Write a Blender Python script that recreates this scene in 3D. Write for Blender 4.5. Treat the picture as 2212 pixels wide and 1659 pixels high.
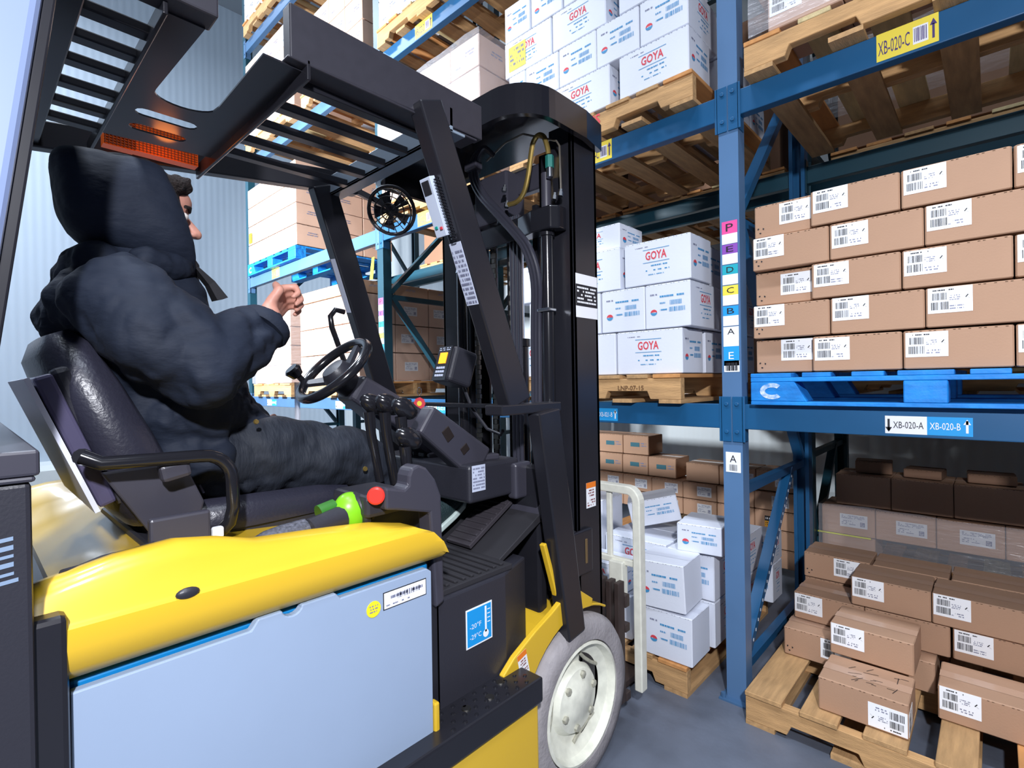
import bpy, bmesh, math, random
from mathutils import Vector, Matrix
random.seed(7)
S = bpy.context.scene
for o in list(bpy.data.objects): bpy.data.objects.remove(o)
COL = S.collection
V = Vector
PI = math.pi

# ---------------------------------------------------------------- camera
FPX = 1115.0                      # focal length in pixels for a 2212 wide frame
YAW = math.atan(1195/FPX); ROLL = 0.017; PITCH = -4.5/FPX
cd = bpy.data.cameras.new('camera'); cam = bpy.data.objects.new('camera', cd); COL.objects.link(cam)
F0 = V((-math.cos(YAW), math.sin(YAW), 0)); R0 = V((math.sin(YAW), math.cos(YAW), 0)); Z0 = V((0, 0, 1))
F = F0*math.cos(PITCH)+Z0*math.sin(PITCH); U = Z0*math.cos(PITCH)-F0*math.sin(PITCH)
XC = R0*math.cos(ROLL)-U*math.sin(ROLL); YC = U*math.cos(ROLL)+R0*math.sin(ROLL)
cam.matrix_world = Matrix(((XC.x, YC.x, -F.x, 0), (XC.y, YC.y, -F.y, 0), (XC.z, YC.z, -F.z, 1.29), (0, 0, 0, 1)))
cd.sensor_width = 36; cd.lens = 36*FPX/2212; cd.clip_start = 0.03; cd.clip_end = 100
S.camera = cam

# ---------------------------------------------------------------- world, lights, exposure
w = bpy.data.worlds.new('world'); S.world = w; w.use_nodes = True
w.node_tree.nodes['Background'].inputs[0].default_value = (0.55, 0.68, 1.0, 1)
w.node_tree.nodes['Background'].inputs[1].default_value = 0.05
S.view_settings.view_transform = 'Standard'; S.view_settings.look = 'None'
S.view_settings.gamma = 1; S.view_settings.exposure = 0.0; S.view_settings.use_curve_mapping = False
def area(name, loc, target, size, power, col=(1, 1, 1), sy=None, spread=PI):
    l = bpy.data.lights.new(name, 'AREA'); l.energy = power; l.size = size; l.color = col; l.spread = spread
    if sy: l.shape = 'RECTANGLE'; l.size_y = sy
    o = bpy.data.objects.new(name, l); COL.objects.link(o); o.location = loc
    o.rotation_euler = (V(target)-V(loc)).to_track_quat('-Z', 'Y').to_euler(); return o
COOL = (0.80, 0.88, 1.0)
# flash on a stand in the aisle to the right of the camera, a second one down the aisle
area('flash_light', (0.55, -0.45, 2.13), (-0.3, 2.0, -0.3), 0.10, 98, (0.91, 0.93, 1.0))
area('flash_light_far', (-4.0, -1.4, 2.7), (-4.4, 2.2, 2.5), 0.25, 250, (0.92, 0.95, 1.0), spread=1.6)
for lx, pw in ((-6.6, 200), (-4.2, 70), (-1.2, 95), (1.6, 95)):
    area('bay_light', (lx, -0.2, 6.6), (lx, -0.2, 0), 1.2, pw, COOL, 0.35, 2.2 if lx > -6 else PI)

area('added_wall_fill', (-5.4, -2.2, 4.4), (-9.0, 0.8, 3.6), 0.9, 190, COOL)  # added flood out of view, put in to brighten the left wall

# ---------------------------------------------------------------- helpers
def hexc(h):
    h = h.lstrip('#'); c = [int(h[i:i+2], 16)/255 for i in (0, 2, 4)]
    return tuple((x/12.92 if x <= 0.04045 else ((x+0.055)/1.055)**2.4) for x in c)+(1,)
MATS = {}
def mat(name, col, rough=0.6, metal=0.0, coat=0.0, noise=None, bump=None, spec=0.5, emis=None, mix=None, trans=0):
    """noise=(scale, amount, stretch xyz): tone variation; bump=(scale, strength, stretch)"""
    if name in MATS: return MATS[name]
    m = bpy.data.materials.new(name); m.use_nodes = True; N = m.node_tree.nodes; L = m.node_tree.links
    b = N['Principled BSDF']; c = hexc(col) if isinstance(col, str) else col
    b.inputs['Base Color'].default_value = c; b.inputs['Roughness'].default_value = rough
    b.inputs['Metallic'].default_value = metal; b.inputs['Coat Weight'].default_value = coat
    b.inputs['Coat Roughness'].default_value = 0.08; b.inputs['Specular IOR Level'].default_value = spec
    if emis: b.inputs['Emission Color'].default_value = c; b.inputs['Emission Strength'].default_value = emis
    tc = N.new('ShaderNodeTexCoord')
    def mp(st):
        q = N.new('ShaderNodeMapping'); q.inputs['Scale'].default_value = st; L.new(tc.outputs['Object'], q.inputs[0]); return q
    if noise:
        n = N.new('ShaderNodeTexNoise'); n.inputs['Scale'].default_value = noise[0]; n.inputs['Detail'].default_value = 5
        L.new(mp(noise[2] if len(noise) > 2 else (1, 1, 1)).outputs[0], n.inputs['Vector'])
        r = N.new('ShaderNodeValToRGB'); r.color_ramp.elements[0].position = 0.3; r.color_ramp.elements[1].position = 0.7
        a = noise[1]; dk = mix if mix else tuple(x*(1-a) for x in c[:3])+(1,)
        dk = hexc(dk) if isinstance(dk, str) else dk
        r.color_ramp.elements[0].color = dk; r.color_ramp.elements[1].color = tuple(min(1, x*(1+a*0.4)) for x in c[:3])+(1,)
        L.new(n.outputs['Fac'], r.inputs[0]); L.new(r.outputs[0], b.inputs['Base Color'])
    if bump:
        n2 = N.new('ShaderNodeTexNoise'); n2.inputs['Scale'].default_value = bump[0]; n2.inputs['Detail'].default_value = 4
        L.new(mp(bump[2] if len(bump) > 2 else (1, 1, 1)).outputs[0], n2.inputs['Vector'])
        bp = N.new('ShaderNodeBump'); bp.inputs['Strength'].default_value = bump[1]; bp.inputs['Distance'].default_value = 0.01
        L.new(n2.outputs['Fac'], bp.inputs['Height']); L.new(bp.outputs[0], b.inputs['Normal'])
    if trans:
        t = N.new('ShaderNodeBsdfTransparent'); mx = N.new('ShaderNodeMixShader'); mx.inputs[0].default_value = trans
        L.new(b.outputs[0], mx.inputs[1]); L.new(t.outputs[0], mx.inputs[2]); L.new(mx.outputs[0], N['Material Output'].inputs[0])
    MATS[name] = m; return m

TXT = {}
def text_geo(s, bold=0.0):
    k = (s, bold)
    if k in TXT: return TXT[k]
    c = bpy.data.curves.new('t', 'FONT'); c.body = s; c.size = 1; c.resolution_u = 2; c.offset = bold
    o = bpy.data.objects.new('t', c); COL.objects.link(o); bpy.context.view_layer.update()
    me = o.evaluated_get(bpy.context.evaluated_depsgraph_get()).to_mesh()
    vs = [tuple(v.co) for v in me.vertices]; fs = [tuple(p.vertices) for p in me.polygons]
    bpy.data.objects.remove(o); bpy.data.curves.remove(c)
    x0 = min(v[0] for v in vs); x1 = max(v[0] for v in vs); y0 = min(v[1] for v in vs); y1 = max(v[1] for v in vs)
    TXT[k] = ([((v[0]-x0)/(x1-x0), (v[1]-y0)/(y1-y0)) for v in vs], fs); return TXT[k]

class MB:
    """collects shapes into one mesh; mi is the material slot"""
    def __init__(s): s.v = []; s.f = []; s.m = []
    def add(s, vs, fs, mi=0):
        n = len(s.v); s.v += [tuple(v) for v in vs]; s.f += [tuple(i+n for i in f) for f in fs]; s.m += [mi]*len(fs); return s
    def box(s, x0, y0, z0, x1, y1, z1, mi=0):
        vs = [(x, y, z) for z in (z0, z1) for y in (y0, y1) for x in (x0, x1)]
        return s.add(vs, [(0, 2, 3, 1), (4, 5, 7, 6), (0, 1, 5, 4), (2, 6, 7, 3), (0, 4, 6, 2), (1, 3, 7, 5)], mi)
    def obox(s, c, size, rot=None, mi=0):
        hx, hy, hz = (q/2 for q in size); R = rot if rot is not None else Matrix.Identity(3)
        vs = [V(c)+R@V((x, y, z)) for z in (-hz, hz) for y in (-hy, hy) for x in (-hx, hx)]
        return s.add(vs, [(0, 2, 3, 1), (4, 5, 7, 6), (0, 1, 5, 4), (2, 6, 7, 3), (0, 4, 6, 2), (1, 3, 7, 5)], mi)
    def bar(s, a, b, wd, th, up=(0, 0, 1), mi=0, w2=None, t2=None):
        """bar a->b, wd across, th along up"""
        a = V(a); b = V(b); d = (b-a).normalized(); sd = d.cross(V(up)).normalized(); u = sd.cross(d)
        w2 = wd if w2 is None else w2; t2 = th if t2 is None else t2; vs = []
        for p, ww, tt in ((a, wd, th), (b, w2, t2)):
            for i, j in ((-1, -1), (1, -1), (1, 1), (-1, 1)): vs.append(p+sd*i*ww/2+u*j*tt/2)
        return s.add(vs, [(3, 2, 1, 0), (4, 5, 6, 7), (0, 1, 5, 4), (1, 2, 6, 5), (2, 3, 7, 6), (3, 0, 4, 7)], mi)
    def rings(s, rs, mi=0, cap=True, closed=False):
        n = len(rs[0]); vs = [p for r in rs for p in r]; fs = []
        K = len(rs)
        for k in range(K if closed else K-1):
            k2 = (k+1) % K
            for i in range(n):
                j = (i+1) % n; fs.append((k*n+i, k*n+j, k2*n+j, k2*n+i))
        if cap and not closed: fs += [tuple(range(n))[::-1], tuple((K-1)*n+i for i in range(n))]
        return s.add(vs, fs, mi)
    def tube(s, pts, r, n=10, mi=0, closed=False, r2=None):
        pts = [V(p) for p in pts]; K = len(pts); rs = []; up = None
        for k, p in enumerate(pts):
            a = pts[k-1] if (k > 0 or closed) else p; b = pts[(k+1) % K] if (k < K-1 or closed) else p
            d = (b-a).normalized()
            if up is None: up = V((0, 0, 1)) if abs(d.z) < 0.9 else V((1, 0, 0))
            sd = d.cross(up).normalized(); up = sd.cross(d).normalized()
            rr = r if r2 is None else r+(r2-r)*k/(K-1)
            if isinstance(r, (list, tuple)): rr = r[k]
            rs.append([p+(sd*math.cos(2*PI*i/n)+up*math.sin(2*PI*i/n))*rr for i in range(n)])
        return s.rings(rs, mi, True, closed)
    def prism(s, poly, vec, mi=0):
        a = [V(p) for p in poly]; b = [p+V(vec) for p in a]; n = len(a)
        return s.add(a+b, [tuple(range(n))[::-1], tuple(range(n, 2*n))]+[(i, (i+1) % n, (i+1) % n+n, i+n) for i in range(n)], mi)
    def lathe(s, prof, c, ax, n=40, mi=0, mis=None):
        """prof: (along, radius) pairs"""
        c = V(c); ax = V(ax).normalized(); u = ax.orthogonal().normalized(); w = ax.cross(u)
        rs = [[c+ax*a+(u*math.cos(2*PI*i/n)+w*math.sin(2*PI*i/n))*max(r, 1e-4) for i in range(n)] for a, r in prof]
        if mis is None: return s.rings(rs, mi, True)
        for k in range(len(rs)-1): s.rings(rs[k:k+2], mis[k], False)
        return s
    def ell(s, c, r, mi=0, n=14, m=9, rot=None):
        c = V(c); R = rot if rot is not None else Matrix.Identity(3); rs = []
        for k in range(m+1):
            t = PI*k/m; q = max(math.sin(t), 0.02)
            rs.append([c+R@V((r[0]*q*math.cos(2*PI*i/n), r[1]*q*math.sin(2*PI*i/n), -r[2]*math.cos(t))) for i in range(n)])
        return s.rings(rs, mi, True)
    def quad(s, o, ux, uy, w, h, mi=0):
        o = V(o); ux = V(ux); uy = V(uy); return s.add([o, o+ux*w, o+ux*w+uy*h, o+uy*h], [(0, 1, 2, 3)], mi)
    def text(s, t, o, ux, uy, w, h, mi=0, bold=0.0):
        vs, fs = text_geo(t, bold); o = V(o); ux = V(ux); uy = V(uy)
        return s.add([o+ux*(a*w)+uy*(b*h) for a, b in vs], fs, mi)
    def mesh(s, name, mats, smooth=False, ang=35):
        me = bpy.data.meshes.new(name); me.from_pydata(s.v, [], s.f)
        for m in mats: me.materials.append(m)
        me.polygons.foreach_set('material_index', s.m)
        bm = bmesh.new(); bm.from_mesh(me); bmesh.ops.recalc_face_normals(bm, faces=bm.faces); bm.to_mesh(me); bm.free()
        if smooth: me.shade_smooth(); me.set_sharp_from_angle(angle=math.radians(ang))
        me.update(); return me
    def build(s, name, mats, parent=None, smooth=False, bevel=0, seg=2, ang=35, label=None):
        if not isinstance(mats, (list, tuple)): mats = [mats]
        o = bpy.data.objects.new(name, s.mesh(name, mats, smooth, ang)); COL.objects.link(o)
        if parent is not None: o.parent = parent
        if bevel:
            b = o.modifiers.new('bevel', 'BEVEL'); b.width = bevel; b.segments = seg; b.limit_method = 'ANGLE'; b.angle_limit = math.radians(30)
            b.harden_normals = False
        if label: o['label'] = label
        return o
def tag(o, label=None, cat=None, group=None, kind=None):
    if label: o['label'] = label
    if cat: o['category'] = cat
    if group: o['group'] = group
    if kind: o['kind'] = kind
    return o
def empty(name, loc=(0, 0, 0), label=None, cat=None, group=None, rot=None):
    o = bpy.data.objects.new(name, None); COL.objects.link(o); o.location = loc; o.empty_display_size = 0.1
    if rot: o.rotation_euler = rot
    return tag(o, label, cat, group)
def copy_tree(o, parent=None):
    c = o.copy(); COL.objects.link(c); c.parent = parent
    for ch in list(o.children): copy_tree(ch, c)
    return c
def arc(c, r, a0, a1, n, u, v):
    c = V(c); u = V(u); v = V(v)
    return [c+u*r*math.cos(a0+(a1-a0)*i/n)+v*r*math.sin(a0+(a1-a0)*i/n) for i in range(n+1)]
def lines(b, o, ux, uy, W, H, rows, mi, seed=1, fill=0.7):
    """rows of small printed marks inside W x H"""
    rn = random.Random(seed); o = V(o); ux = V(ux); uy = V(uy); rh = H/rows
    for r in range(rows):
        x = 0
        while x < W*0.97:
            w_ = rn.uniform(0.03, 0.12)*W
            w_ = min(w_, W-x)
            if rn.random() < fill: b.quad(o+ux*x+uy*(H-(r+0.75)*rh), ux, uy, w_*0.85, rh*0.5, mi)
            x += w_
def barcode(b, o, ux, uy, W, H, mi, seed=1):
    rn = random.Random(seed); x = 0; o = V(o); ux = V(ux); uy = V(uy)
    while x < W:
        w_ = rn.choice((0.012, 0.02, 0.035, 0.05))*W; b.quad(o+ux*x, ux, uy, w_, H, mi); x += w_+rn.choice((0.015, 0.03, 0.04))*W
ORD = ['', 'first', 'second', 'third', 'fourth', 'fifth', 'sixth', 'seventh', 'eighth', 'ninth', 'tenth']

# ---------------------------------------------------------------- materials
kraft = mat('kraft_board', '#b08b70', 0.75, noise=(3, 0.10), bump=(160, 0.06, (1, 1, 1)))
kraft_edge = mat('kraft_board_edge', '#4a3220', 0.9)
kraft_pale = mat('kraft_board_pale', '#c8a793', 0.6, noise=(4, 0.1))
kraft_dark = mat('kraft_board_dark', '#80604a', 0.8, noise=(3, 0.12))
tape = mat('clear_tape', '#bb9880', 0.25)
white_board = mat('white_board', '#dfe3ee', 0.55, noise=(4, 0.05), bump=(90, 0.05))
white_edge = mat('white_board_edge', '#8d8f98', 0.8)
paper = mat('paper_label', '#f1f3f6', 0.5)
ink = mat('black_ink', '#1e1e24', 0.6)
red_ink = mat('red_ink', '#d8434f', 0.6)
blue_ink = mat('blue_ink', '#4390c0', 0.6)
grey_ink = mat('grey_ink', '#7c7f96', 0.6)
film = mat('stretch_film', '#eef0f8', 0.22, spec=0.9, trans=0.80, bump=(9, 0.9, (1, 1, 5)))
yellow_paper = mat('yellow_paper', '#f2dd4e', 0.5)
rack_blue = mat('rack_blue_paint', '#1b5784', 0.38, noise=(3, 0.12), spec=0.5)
rack_post = mat('rack_upright_lit_beam_paint', '#46698e', 0.38, noise=(4, 0.10))
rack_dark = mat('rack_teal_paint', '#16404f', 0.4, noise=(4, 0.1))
wood = mat('pallet_wood', '#c79c6a', 0.85, noise=(6, 0.30, (1, 8, 8)), bump=(40, 0.25, (1, 8, 8)))
wood_y = mat('pallet_wood_deck', '#bd9566', 0.85, noise=(6, 0.28, (8, 1, 8)), bump=(40, 0.25, (8, 1, 8)))
wood_pale = mat('pallet_wood_pale', '#d8c493', 0.85, noise=(5, 0.25, (8, 1, 8)), bump=(40, 0.3, (8, 1, 8)))
wood_red = mat('pallet_wood_orange', '#cf9257', 0.85, noise=(5, 0.2, (8, 1, 8)))
blue_wood = mat('blue_painted_wood', '#0f86d6', 0.6, noise=(9, 0.25, (1, 3, 3)), bump=(30, 0.3), mix='#0a68b4')
steel = mat('bright_steel', '#c7ccd4', 0.25, metal=1)

# ---------------------------------------------------------------- setting
def corrugated(name, col, axis, step=0.1, rough=0.45):
    m = mat(name, col, rough, noise=(0.6, 0.05)); N = m.node_tree.nodes; L = m.node_tree.links
    tc = N.new('ShaderNodeTexCoord'); wv = N.new('ShaderNodeTexWave'); wv.wave_type = 'BANDS'; wv.bands_direction = axis
    wv.inputs['Scale'].default_value = 0.314/step*1.0; wv.inputs['Distortion'].default_value = 0
    L.new(tc.outputs['Object'], wv.inputs[0]); bp = N.new('ShaderNodeBump'); bp.inputs['Strength'].default_value = 0.25
    bp.inputs['Distance'].default_value = 0.01; L.new(wv.outputs['Fac'], bp.inputs['Height']); L.new(bp.outputs[0], N['Principled BSDF'].inputs['Normal'])
    return m
wall_m = corrugated('insulated_panel', '#bccbd9', 'Y', 0.09)
wall_b = corrugated('insulated_panel_back', '#c0c9cd', 'X', 0.09)
wall_d = mat('dark_racking_wall', '#4b525a', 0.7, noise=(2, 0.3))
floor_m = mat('concrete_floor', '#636a78', 0.5, noise=(3.5, 0.38), bump=(60, 0.08))
def structure(o): o['kind'] = 'structure'; return o
structure(MB().box(-9.2, -4, -0.1, 4.2, 5.2, 0).build('floor', floor_m))
structure(MB().box(-9.2, -4, 7.4, 4.2, 5.2, 7.5).build('ceiling', mat('ceiling_panel', '#8d949b', 0.6, noise=(1, 0.05))))
structure(MB().box(-9.2, -4, 0, -9.0, 5.2, 7.4).build('wall_left', wall_m))
structure(MB().box(-9.0, 5.0, 0, 4.2, 5.2, 7.4).build('wall_back', wall_b))
structure(MB().box(4.0, -4, 0, 4.2, 5.0, 7.4).build('wall_right', wall_d))
structure(MB().box(-9.0, -4, 0, 4.0, -3.8, 7.4).build('wall_front', wall_d))
curb = MB(); curb.prism([(-9.0, -3.8, 0), (-8.72, -3.8, 0), (-8.72, -3.8, 0.27), (-8.82, -3.8, 0.33), (-9.0, -3.8, 0.36)], (0, 8.8, 0))
structure(curb.build('baseboard_left', mat('painted_curb', '#dfe6e6', 0.5, noise=(2, 0.06))))
sc = MB()
for k in range(6): sc.box(-0.6+1.6*k-4, -3.8, 0.0, -0.59+1.6*k-4, 5.0, 0.0006)
structure(sc.build('trim_1', mat('floor_joint', '#454a55', 0.8)))
p = empty('guard_post', (-8.45, 1.02, 0), 'thin brown steel guard post standing by the pale wall curb', 'post')
MB().tube([(0, 0, 0), (0, 0, 0.8)], 0.035, 12).build('pole', mat('rusty_steel', '#6b5a33', 0.6, noise=(8, 0.3)), p, smooth=True)
MB().box(-0.09, -0.16, 0, 0.09, 0.16, 0.05).box(-0.05, -0.12, 0.05, 0.05, 0.12, 0.12).build('base_plate', MATS['rusty_steel'], p, bevel=0.004)
# ---------------------------------------------------------------- racks
RY = 2.10; BAY = 2.485; PX = [-0.762, -0.762-BAY, -0.762-2*BAY, -0.762+BAY]
LV = [1.187, 2.42, 3.655, 4.88]
def post_mesh(b, x, y, z1, mi=0, s=1):
    # open channel section: face towards the aisle, lips turned in
    w, d, t = 0.038, 0.068, 0.004
    prof = [(-w, 0), (w, 0), (w, d), (w-0.018, d), (w-0.018, d-t), (w-t, d-t), (w-t, t), (-w+t, t), (-w+t, d-t), (-w+0.018, d-t), (-w+0.018, d), (-w, d)]
    b.prism([(x+px, y+py*s, 0.006) for px, py in prof], (0, 0, z1), mi)
def sign_strip(b, x, z, items):
    for (z0, z1, mi, ch) in items:
        b.box(x-0.03, -0.0015, z+z0, x+0.03, 0, z+z1, mi)
        if ch: b.text(ch, (x-0.014, -0.0022, z+z0+(z1-z0)*0.2), (1, 0, 0), (0, 0, 1), 0.028, (z1-z0)*0.6, 6)
def upright(x, y0, depth, top, label, cat='rack upright', signs=False, m=rack_post, label_a=False, group=None):
    r = empty('rack_upright', (x, y0, 0), label, cat, group)
    b = MB(); post_mesh(b, 0, 0, top)
    b.build('front_post', m if m is rack_dark else mat('rack_lit_post_paint', '#54779f', 0.36, noise=(4, 0.08)), r)  # front posts paler than the rear: light on their faces painted in
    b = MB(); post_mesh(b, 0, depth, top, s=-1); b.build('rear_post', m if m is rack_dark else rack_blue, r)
    for yy in (0.02, depth-0.02):
        b = MB(); b.box(-0.06, yy-0.05, 0, 0.06, yy+0.05, 0.007)
        for q in (-1, 1): b.lathe([(0, 0.009), (0.018, 0.009)], (0.047*q, yy+0.035*(1 if yy > 0.5 else -1), 0.007), (0, 0, 1), 6)
        b.build('foot_plate', m, r)
    z = 0.11; k = 0
    mb = rack_blue if m is not rack_dark else m
    while z < top-0.3:
        b = MB(); b.bar((0, 0.07, z), (0, depth-0.07, z), 0.035, 0.035, mi=0)
        b.build('horizontal_brace', mb, r)
        z2 = z+(0.72 if k % 2 == 0 else 1.10)
        if z2 < top:
            y1, y2 = (0.075, depth-0.30) if k % 2 == 0 else (depth-0.09, 0.09)
            b = MB(); b.bar((0, y1, z+0.03), (0, y2 if k % 2 == 0 else y2, min(z2, top-0.1)), 0.045, 0.035)
            n = 22
            if signs and k == 0:
                for i in range(1, n):
                    t = i/n; c = V((0.0235, y1+(y2-y1)*t, z+0.03+(z2-z-0.03)*t)); b.obox(c, (0.001, 0.006, 0.012), mi=1)
            b.build('diagonal_brace', [mb, paper], r)
        z = z2; k += 1
    if signs:
        b = MB(); b.box(-0.03, -0.0012, 1.34, 0.03, 0, 1.44, 5)
        cols = [('P', 1), ('E', 2), ('D', 3), ('C', 4), ('B', 5), ('A', 0)]
        zz = 1.915
        for ch, mi in cols:
            if ch == 'P':
                sign_strip(b, 0, zz, [(-0.05, 0, 1, 'P'), (-0.09, -0.05, 0, None)]); zz -= 0.092
            else:
                sign_strip(b, 0, zz, [(-0.038, 0, mi, ch), (-0.078, -0.038, 0, None)]); zz -= 0.082
        b.build('level_sign_strip', [paper, mat('pink_paper', '#e84f9a'), mat('violet_paper', '#8a4bb0'), mat('teal_paper', '#1aa7b8'), yellow_paper, mat('blue_paper', '#1b9be0'), ink], r, label='strip of coloured level labels P E D C B A')
        b = MB(); b.box(-0.029, -0.0012, 1.315, 0.031, 0, 1.40, 0); b.box(-0.029, -0.0018, 1.36, 0.031, 0, 1.40, 1)
        b.text('E', (-0.01, -0.0025, 1.366), (1, 0, 0), (0, 0, 1), 0.02, 0.028, 0)
        for i in range(9): b.box(-0.022+i*0.005, -0.0022, 1.32, -0.0195+i*0.005+(i % 3)*0.001, 0, 1.352, 2)
        b.build('bay_label', [paper, MATS['blue_paper'], ink], r)
        b = MB(); b.box(-0.028, -0.0012, 0.915, 0.030, 0, 0.995, 0)
        b.text('A', (-0.012, -0.0022, 0.955), (1, 0, 0), (0, 0, 1), 0.026, 0.028, 1)
        barcode(b, (-0.014, -0.0022, 0.921), (1, 0, 0), (0, 0, 1), 0.03, 0.025, 1, 3)
        b.build('ground_level_label', [paper, ink], r)
    return r
upright(PX[0], RY, 1.05, 6.6, 'blue rack upright nearest the camera, just right of the forklift mast', signs=True)
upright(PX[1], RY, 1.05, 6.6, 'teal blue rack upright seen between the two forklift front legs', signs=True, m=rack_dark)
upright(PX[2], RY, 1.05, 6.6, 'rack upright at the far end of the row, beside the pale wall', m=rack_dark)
upright(PX[3], RY, 1.05, 6.6, 'blue rack upright at the right end of the brown carton bays')
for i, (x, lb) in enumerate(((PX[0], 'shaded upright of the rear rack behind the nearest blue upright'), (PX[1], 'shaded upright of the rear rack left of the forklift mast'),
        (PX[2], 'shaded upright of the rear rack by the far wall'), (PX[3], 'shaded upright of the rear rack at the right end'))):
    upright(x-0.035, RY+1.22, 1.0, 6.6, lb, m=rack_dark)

def beam(x0, x1, y, z, label, face=1, signs=(), m=rack_blue, group=None):
    """face=1: front beam, -1: rear beam. z is the top"""
    r = empty('rack_beam', (x0, y, z), label, 'rack beam', group); L = x1-x0; s = face; b = MB()
    prof = [(0, -0.098), (0.045, -0.098), (0.045, -0.028), (0.028, -0.028), (0.028, 0), (0, 0)]
    b.prism([(0.042, p[0]*s, p[1]) for p in prof], (L-0.084, 0, 0))
    b.build('crossbar', m, r, bevel=0.003)
    for e, xx in ((1, 0.0), (-1, L)):
        c = MB(); c.box(min(xx+0.002*e, xx+0.05*e), min(-0.004*s, -0.001*s), -0.15, max(xx+0.002*e, xx+0.05*e), max(-0.004*s, -0.001*s), 0.03)
        c.box(min(xx+0.038*e, xx+0.043*e), min(-0.004*s, 0.055*s), -0.15, max(xx+0.038*e, xx+0.043*e), max(-0.004*s, 0.055*s), 0.03)
        for q in (-0.11, 0.0): c.lathe([(0, 0.008), (0.006, 0.008)], (xx+0.02*e, -0.004*s, q), (0, -s, 0), 10)
        c.build('end_connector', m, r, bevel=0.0015)
    for (xa, xb, kind, txt) in signs:
        q = MB(); h0, h1 = -0.088, -0.03; w_ = xb-xa; o = xa-x0
        if kind == 'AB':
            q.box(o, -0.0012, h0, o+w_/2, 0, h1, 0); q.box(o+w_/2, -0.0012, h0, o+w_, 0, h1, 1)
            a, bb = txt
            q.text(a, (o+w_*0.10, -0.002, -0.07), (1, 0, 0), (0, 0, 1), w_*0.36, 0.022, 2)
            q.text(bb, (o+w_*0.53, -0.002, -0.07), (1, 0, 0), (0, 0, 1), w_*0.34, 0.022, 0)
            for cx, mi, dr in ((o+w_*0.045, 2, -1), (o+w_*0.94, 0, 1)):
                q.box(cx-0.003, -0.002, -0.078, cx+0.003, -0.0012, -0.04, mi)
                zt = -0.036 if dr > 0 else -0.083
                q.prism([(cx-0.009, -0.002, zt-0.016*dr), (cx+0.009, -0.002, zt-0.016*dr), (cx, -0.002, zt)], (0, 0.0006, 0), mi)
            q.build('location_label', [paper, MATS['blue_paper'], ink], r, label='white and blue location label '+a+' '+bb)
        else:
            h1 = 0.0 if kind == 'C' else h1; h0 = -0.09
            q.box(o, -0.0012, h0, o+w_, 0, h1, 0)
            q.text(txt, (o+w_*0.03, -0.002, -0.072), (1, 0, 0), (0, 0, 1), w_*0.52, 0.045, 1)
            q.box(o+w_*0.6, -0.0018, -0.075, o+w_*0.84, 0, -0.02, 2)
            for i in range(8): q.box(o+w_*(0.62+0.026*i), -0.0024, -0.068, o+w_*(0.63+0.026*i+0.004*(i % 3)), 0, -0.025, 1)
            cx = o+w_*0.92; q.box(cx-0.003, -0.002, -0.075, cx+0.003, 0, -0.03, 1)
            q.prism([(cx-0.009, -0.002, -0.033), (cx+0.009, -0.002, -0.033), (cx, -0.002, -0.013)], (0, 0.0006, 0), 1)
            q.build('location_label', [yellow_paper, mat('violet_ink', '#4a3a78'), paper], r, label='yellow location label '+txt)
    return r
bn = {0: 'to the right of the nearest upright', 1: 'across the bay behind the forklift mast', 2: 'in the far bay beside the pale wall'}
ln = {0: 'first-level', 1: 'second-level', 2: 'third-level', 3: 'fourth-level'}
bx = {0: (PX[0], PX[3]), 1: (PX[1], PX[0]), 2: (PX[2], PX[1])}
SG = {(0, 0): [(-0.265, -0.047, 'AB', ('XB-020-A', 'XB-020-B'))], (1, 0): [(-0.274, -0.114, 'C', 'XB-020-C')],
      (0, 1): [(-1.50, -1.285, 'AB', ('XB-021-A', 'XB-021-B')), (-2.73, -2.512, 'AB', ('XB-022-A', 'XB-022-B'))], (1, 1): [(-1.454, -1.294, 'C', 'XB-021-C'), (-2.79, -2.63, 'C', 'XB-022-C')],
      (0, 2): [(-3.93, -3.70, 'AB', ('XB-023-A', 'XB-023-B')), (-5.30, -5.08, 'AB', ('XB-024-A', 'XB-024-B'))], (1, 2): [(-5.13, -4.96, 'C', 'XB-024-C')],
      (2, 1): [(-2.78, -2.60, 'C', 'XB-022-D')], (2, 2): [(-3.9, -3.72, 'C', 'XB-023-D')]}
for bi in (0, 1, 2):
    for li, z in enumerate(LV):
        x0, x1 = bx[bi]
        mf = rack_blue if bi < 2 else rack_post  # far beams paler: flash bleaching painted into their colour
        beam(x0, x1, RY-0.002, z, f'front {ln[li]} rack beam {bn[bi]}', 1, SG.get((li, bi), ()), m=mf)
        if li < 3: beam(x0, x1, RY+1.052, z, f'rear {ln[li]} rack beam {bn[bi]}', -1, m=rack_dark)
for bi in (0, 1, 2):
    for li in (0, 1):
        x0, x1 = bx[bi]; beam(x0-0.035, x1-0.035, RY+1.218, LV[li], f'{ln[li]} beam of the rear rack {bn[bi]}', 1, m=rack_dark)

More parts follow.
